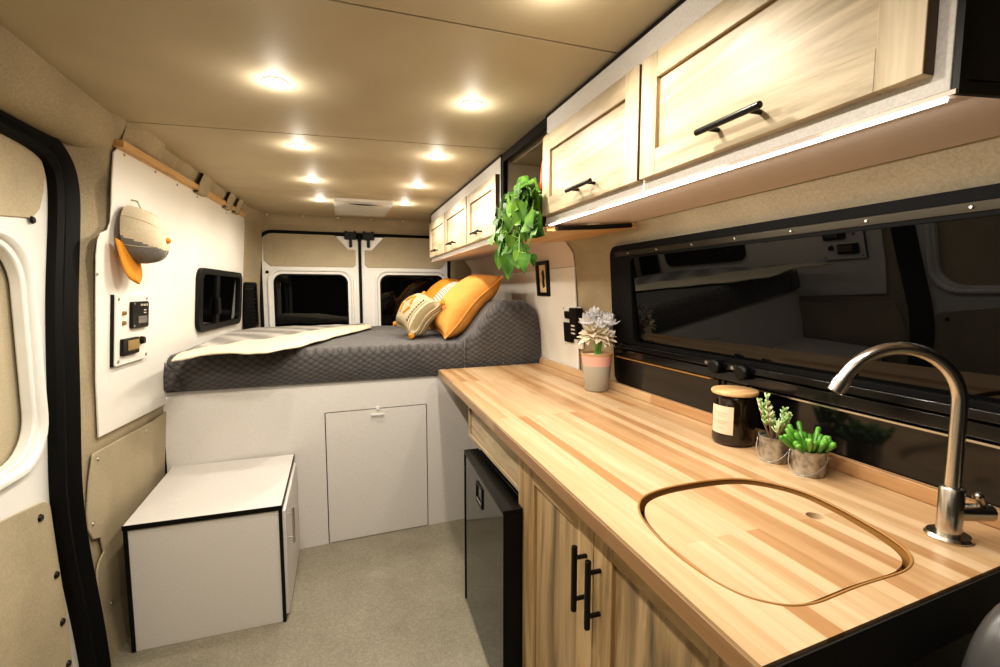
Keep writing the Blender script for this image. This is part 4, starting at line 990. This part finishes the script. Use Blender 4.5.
# ------------------------------------------------------------------ things on the worktop
# flower pot
pc = Vector((1.094, 1.87, ZW))
fp = thing('flower_pot', 'grey pot with pink band holding silver and cream artificial flowers', 'plant', pc)
bm = bm_new(); lathe(bm, [(0,0,0),(.050,0,0),(.054,.004,0),(.064,.115,1),(.070,.160,2),(.073,.168,2),(.073,.172,2),(.069,.172,2),(.066,.155,2),(0,.155,2)], pc+Vector((0,0,.001)), 36); obj('pot', bm, [M['potgrey'], M['potpink'], M['rim']], fp, ang=50)
bm = bm_new(); lathe(bm, [(0,.166),(.045,.165),(.0665,.161)], pc, 30); obj('gravel', bm, M['gravel'], fp)
bm = bm_new()
for k in range(5):
    dx, dy = random.uniform(-.012,.012), random.uniform(-.012,.012); tube(bm, [pc+Vector((dx,dy,.155)), pc+Vector((dx*1.5+.004,dy*1.2,.20)), pc+Vector((dx*3,dy*2.5,.26))], .006, 8)
obj('stems', bm, M['succ'], fp)
random.seed(5)
def bloom(bm, c, R, nP, up=Vector((0,0,1)), w=.5, curl=-.5):
    a, b = frame_of(up)
    for r_ in range(3):
        for k in range(nP-r_):
            t = 2*PI*(k+.5*r_)/(nP-r_); d = (a*math.cos(t)+b*math.sin(t))*(1-.28*r_)+up*(.15+.45*r_)
            leaf(bm, c+d*.004, d, up-d*.2, R*random.uniform(.85,1.1), R*w, curl, 5)
bs = bm_new()
for (dx, dy, dz, R) in ((.035,-.02,.30,.052),(-.045,.0,.305,.048),(.0,.03,.33,.045),(.055,.015,.265,.050),(-.01,-.03,.29,.04),(.055,.01,.29,.04)):
    c = pc+Vector((dx,dy,dz)); bloom(bs, c, R, 8, (Vector((dx*2-.1,dy-.2,.5))).normalized(), .42, -.45)
    bmesh.ops.create_icosphere(bs, subdivisions=2, radius=R*.62, matrix=Matrix.Translation(c+Vector((0,0,.012))))
for v in bs.verts: v.co += Vector((random.uniform(-1,1), random.uniform(-1,1), random.uniform(-1,1)))*.0022
obj('silver_flowers', bs, M['silver'], fp, recalc=False, ang=20)
bs = bm_new()
for (dx, dy, dz, R) in ((-.06,-.02,.262,.062),(-.015,-.05,.255,.060),(.05,-.03,.235,.060),(.03,-.045,.24,.055),(-.075,.01,.24,.045)):
    bloom(bs, pc+Vector((dx*.6,dy*.6,dz)), R, 6, Vector((dx*4,dy*5-.2,.45)).normalized(), .34, .25)
obj('cream_flowers', bs, M['petal'], fp, recalc=False, ang=40)
# candle jar
cj = Vector((1.098, 1.080, ZW))
cd = thing('candle_jar', 'dark amber glass candle jar with wooden lid and paper label', 'candle', cj)
R_ = .058
bm = bm_new(); lathe(bm, [(0,0),(R_-.008,0),(R_-.001,.006),(R_,.014),(R_,.138),(R_-.003,.143),(R_-.004,.148),(0,.148)], cj+Vector((0,0,.001)), 40); obj('jar', bm, M['amber'], cd, ang=50)
bm = bm_new(); lathe(bm, [(0,0),(R_+.004,0),(R_+.006,.003),(R_+.006,.009),(R_+.003,.012),(0,.012)], cj+Vector((0,0,.1492)), 40); obj('lid', bm, M['lid'], cd, ang=50)
bm = bm_new(); P = []
a_c = math.atan2(-cj.y, -cj.x)-.62
for i in range(15):
    a = a_c-.62+1.24*i/14; P.append([Vector((cj.x+(R_+.0008)*math.cos(a), cj.y+(R_+.0008)*math.sin(a), ZW+z)) for z in (.036,.118)])
grid(bm, P); lb = obj('paper_label', bm, M['labelpaper'], cd, ang=80)
bm = bm_new()
for z, w in ((.096,.34),(.088,.22),(.072,.4),(.066,.3),(.052,.2)):
    P = [[Vector((cj.x+(R_+.0014)*math.cos(a), cj.y+(R_+.0014)*math.sin(a), ZW+zz_)) for zz_ in (z, z+.0012)] for a in [a_c-w+2*w*i/8 for i in range(9)]]; grid(bm, P)
obj('print_lines', bm, M['rim'], lb)
# tin buckets
def bucket(c, r, h, label, kind, hdir):
    t = thing('tin_bucket_planter', label, 'plant', c)
    bm = bm_new(); lathe(bm, [(0,0),(r*.90,0),(r*.92,.002),(r,h-.003),(r+.0025,h-.001),(r+.0025,h+.001),(r-.001,h+.001),(r*.97,h-.006),(0,h-.006)], c+Vector((0,0,.001)), 32); bk_ = obj('bucket', bm, M['galv'], t, ang=50)
    bm = bm_new(); lathe(bm, [(0,.003),(r*.6,.002),(r*.96,0)], c+Vector((0,0,h-.006)), 20); obj('soil', bm, M['soil'], t)
    hd_ = Vector(hdir).normalized(); sd_ = Vector((-hd_.y, hd_.x, 0))
    bm = bm_new(); pts = []
    for k in range(17):
        a = PI*k/16; pts.append(c+sd_*math.cos(a)*(r+.004)+hd_*math.sin(a)*(r+.020)+Vector((0,0,h*.78-math.sin(a)*h*.62)))
    tube(bm, pts, .0013, 6)
    cyl(bm, pts[7], pts[9], .003, n=8)
    for s in (1,-1): 
        q = c+sd_*s*(r+.003)+Vector((0,0,h*.78)); tube(bm, [q+Vector((.004*math.cos(a), 0, .004*math.sin(a))) for a in [2*PI*i/10 for i in range(10)]], .0011, 5, closed=True)
    obj('handle', bm, M['galv'], bk_)
    bs = bm_new(); bl = bm_new()
    if kind == 0:
        for k in range(8):
            ang = k*2.4; dx, dy = .016*math.cos(ang), .016*math.sin(ang); top = (.062, .085, .06, .045, .105, .05, .07, .04)[k]
            e = c+Vector((dx*2.3-.004, dy*2.3, h+top)); b0 = c+Vector((dx*.6, dy*.6, h-.006)); pts = [b0, b0.lerp(e, .5)+Vector((dx*.3, dy*.3, 0)), e]; tube(bs, pts, .0022, 6)
            for j in range(5):
                tt = .38+.62*j/4; p = b0.lerp(e, tt)
                for q in range(5):
                    a2 = 2*PI*q/5+j*.7; d = Vector((math.cos(a2), math.sin(a2), .45+.5*tt)); leaf(bl, p, d, Vector((0,0,1)), .015*(1.25-.4*tt)*random.uniform(.8,1.5), .0048, -.3, 4)
        obj('stems', bs, M['bark'], t, ang=80); o = obj('leaves', bl, M['succ2'], t, recalc=False, ang=80)
        sd = o.modifiers.new('s', 'SOLIDIFY'); sd.thickness = .003
    else:
        for k in range(34):
            ang = k*2.39996; rad = .004+.0038*math.sqrt(k)*1.0; b0 = c+Vector((rad*math.cos(ang)*.9, rad*math.sin(ang)*.9, h-.008))
            out = Vector((math.cos(ang), math.sin(ang), random.uniform(.35, 1.5))).normalized(); Ln = random.uniform(.030, .058)*(1 if k % 3 else 1.15)
            e = b0+out*Ln+Vector((0,0,.010)); m_ = b0.lerp(e, .5)+Vector((0,0,-.004))
            tube(bl, [b0, b0.lerp(m_, .5), m_, m_.lerp(e, .5), e, e+out*.004], [.0022,.003,.0045,.0062,.0066,.0035], 8)
        bs.free(); obj('leaves', bl, M['succ'], t, ang=80)
bucket(Vector((1.082, .925, ZW)), .036, .066, 'tin bucket with spindly pinkish green succulent beside the candle jar', 0, (-1,-.5,0))
bucket(Vector((1.085, .828, ZW)), .038, .062, 'tin bucket with stubby bright green finger-leaved succulent, nearer the faucet', 1, (-1,-.4,0))

# ------------------------------------------------------------------ faucet
fb = Vector((1.045, .522, ZW))
fa = thing('faucet', 'brushed steel gooseneck faucet standing on the worktop behind sink cover', 'faucet', fb)
bm = bm_new(); lathe(bm, [(0,0),(.034,0),(.035,.003),(.031,.008),(0,.008)], fb+Vector((0,0,.0005)), 36); obj('base_flange', bm, M['steel'], fa, ang=50)
bm = bm_new(); lathe(bm, [(0,.008),(.0185,.008),(.0185,.094),(.0165,.096),(0,.096)], fb, 32); obj('body', bm, M['steel'], fa, ang=50)
D = Vector((-.90, .43, 0)).normalized(); Rr = .103; zc = 1.195
pts = [fb+Vector((0,0,.09)), fb+Vector((0,0,.15)), fb+Vector((0,0,.20))]
c_ = fb+D*Rr; c_.z = zc; pts = [Vector((fb.x, fb.y, z)) for z in (1.04, 1.09, 1.14, 1.18)]
for k in range(1, 25):
    a = PI-k/24*(PI*.86); pts.append(c_+D*(Rr*math.cos(a))+Vector((0,0,Rr*math.sin(a))))
bm = bm_new(); tube(bm, pts, .0118, 18); obj('gooseneck_spout', bm, M['steel'], fa, ang=80)
bm = bm_new(); e = pts[-1]; dd = (pts[-1]-pts[-2]).normalized(); cyl(bm, e-dd*.004, e+dd*.004, .0135, n=24); cyl(bm, e+dd*.004, e+dd*.026, .0150, .0138, 24); cyl(bm, e+dd*.026, e+dd*.0265, .011, n=20); obj('aerator_tip', bm, M['steel'], fa, ang=40)
lv0 = fb+Vector((.0,0,.048)); ld = Vector((.93, -.36, 0)).normalized()
bm = bm_new(); cyl(bm, lv0, lv0+ld*.070, .0155, n=24); hb = obj('valve_barrel', bm, M['steel'], fa, bevel=.0015)
bm = bm_new(); cyl(bm, lv0+ld*.070, lv0+ld*.072, .0125, n=24); obj('barrel_cap', bm, M['blackmetal'], hb)
bm = bm_new(); q0 = lv0+ld*.058+Vector((0,0,.010)); q1 = q0-ld*.022+Vector((-.008,-.012,.026)); tube(bm, [q0, q0.lerp(q1, .5), q1], [.0055, .006, .0068], 12); bmesh.ops.create_icosphere(bm, subdivisions=2, radius=.0085, matrix=Matrix.Translation(q1)); obj('lever', bm, M['steel'], hb, ang=80)

# ------------------------------------------------------------------ vent in the ceiling
va_, vb_ = onZ(334, 200, ZC), onZ(393, 202, ZC); vy0 = onZ(362, 201, ZC).y; vy1 = onZ(362, 213, ZC).y
rv = thing('roof_vent', 'rectangular white roof vent in the ceiling near the rear doors', 'vent', ((va_.x+vb_.x)/2, (vy0+vy1)/2, ZC-.02))
x0, x1 = va_.x, vb_.x; y0, y1 = 3.42, 4.06
cvy = y0+.10
lens = [(lerp(x0+.10, x1-.10, t), cvy+.0+.035*math.sin(PI*t)+.0) for t in [k/16 for k in range(17)]]+[(lerp(x1-.10, x0+.10, t), cvy-.012*math.sin(PI*t)) for t in [k/16 for k in range(1, 16)]]
bm = bm_new(); plate(bm, [rr(x0, y0, x1, y1, .02), lens], .018, fZ, c0=ZC-.0185); obj('vent_cover', bm, M['paint'], rv, bevel=.004)
bm = bm_new(); plate(bm, [rr(x0+.05, y0+.03, x1-.05, y0+.3, .02)], .003, fZ, c0=ZC-.0040); plate(bm, [lens], .002, fZ, c0=ZC-.0206); obj('vent_opening', bm, M['groove'], rv)
for x in (x0+.07, x1-.07):
    bm = bm_new(); cyl(bm, (x, cvy, ZC-.018), (x, cvy, ZC-.021), .010, n=12); obj('screw', bm, M['pine'], rv)

# ------------------------------------------------------------------ downlights
LP = [(-.17,1.62,'nearest left-hand recessed ceiling light, above the aisle'),(.437,1.595,'nearest right-hand recessed ceiling light, beside the near overhead cabinet'),(-.158,2.28,'second left-hand recessed ceiling light from the front'),(.445,2.25,'second right-hand recessed ceiling light, next to the trailing plant'),(-.14,2.94,'third left-hand recessed ceiling light, above the bed'),(.454,2.90,'third right-hand recessed ceiling light, in front of far overhead cabinet'),(-.122,3.55,'rearmost left recessed ceiling light, left of the roof vent'),(.455,3.51,'rearmost right recessed ceiling light, right of the roof vent'),(-.175,.95,None),(.43,.93,None),(-.185,.30,None)]  # unlabelled entries are lamps added out of view to brighten the white fronts
POW = 13.5
for i, (x, y, lab) in enumerate(LP):
    t = thing('recessed_light', lab or 'round ceiling light added out of view to brighten the white fronts', 'light', (x, y, ZC-.004), 'recessed ceiling lights')
    bm = bm_new(); lathe(bm, [(.026,-.001),(.030,-.005),(.036,-.004),(.038,0)], (x, y, ZC), 28); obj('trim_ring', bm, M['paint'], t, ang=60)
    bm = bm_new(); lathe(bm, [(0,-.0065),(.018,-.0055),(.027,-.002)], (x, y, ZC), 28); obj('lens', bm, M['lamp'], t, ang=60)
    ld_ = bpy.data.lights.new('recessed_lamp', 'SPOT'); ld_.energy = POW*(1 if lab else (2.0 if x < 0 else .9)); ld_.spot_size = math.radians(168); ld_.spot_blend = .5; ld_.shadow_soft_size = .022; ld_.color = (1, .92, .79)
    lo = bpy.data.objects.new('bulb', ld_); C.objects.link(lo); lo.parent = t; lo.location = (0, 0, -.030)
    lq = bpy.data.lights.new('recessed_glow', 'POINT'); lq.energy = 1.0; lq.shadow_soft_size = .02; lq.color = (1, .94, .84)
    lp_ = bpy.data.objects.new('glow', lq); C.objects.link(lp_); lp_.parent = t; lp_.location = (0, 0, -.045)
# LED strip light
al = bpy.data.lights.new('led_strip_lamp', 'AREA'); al.shape = 'RECTANGLE'; al.size = .012; al.size_y = 1.18; al.energy = 5.5; al.color = (1, .95, .9)
ao = bpy.data.objects.new('led_strip_lamp', al); C.objects.link(ao); ao.location = (XU+.012, .98, ZB-.010); ao.rotation_euler = (0, math.radians(-22), 0)
# dim unseen area light towards the front, behind the camera
pn = bpy.data.lights.new('unseen_front_light', 'AREA'); pn.size = .5; pn.energy = 2; pn.color = (1, .95, .88)
po = bpy.data.objects.new('unseen_front_light', pn); C.objects.link(po); po.location = (-.1, -.55, 1.98)

w = bpy.data.worlds.new('night'); bpy.context.scene.world = w; w.use_nodes = True
w.node_tree.nodes['Background'].inputs[0].default_value = (.02,.022,.03,1); w.node_tree.nodes['Background'].inputs[1].default_value = .3
S = bpy.context.scene
S.view_settings.view_transform = 'Standard'; S.view_settings.look = 'Medium High Contrast'; S.view_settings.exposure = -.12
S.cycles.max_bounces = 10; S.cycles.diffuse_bounces = 6
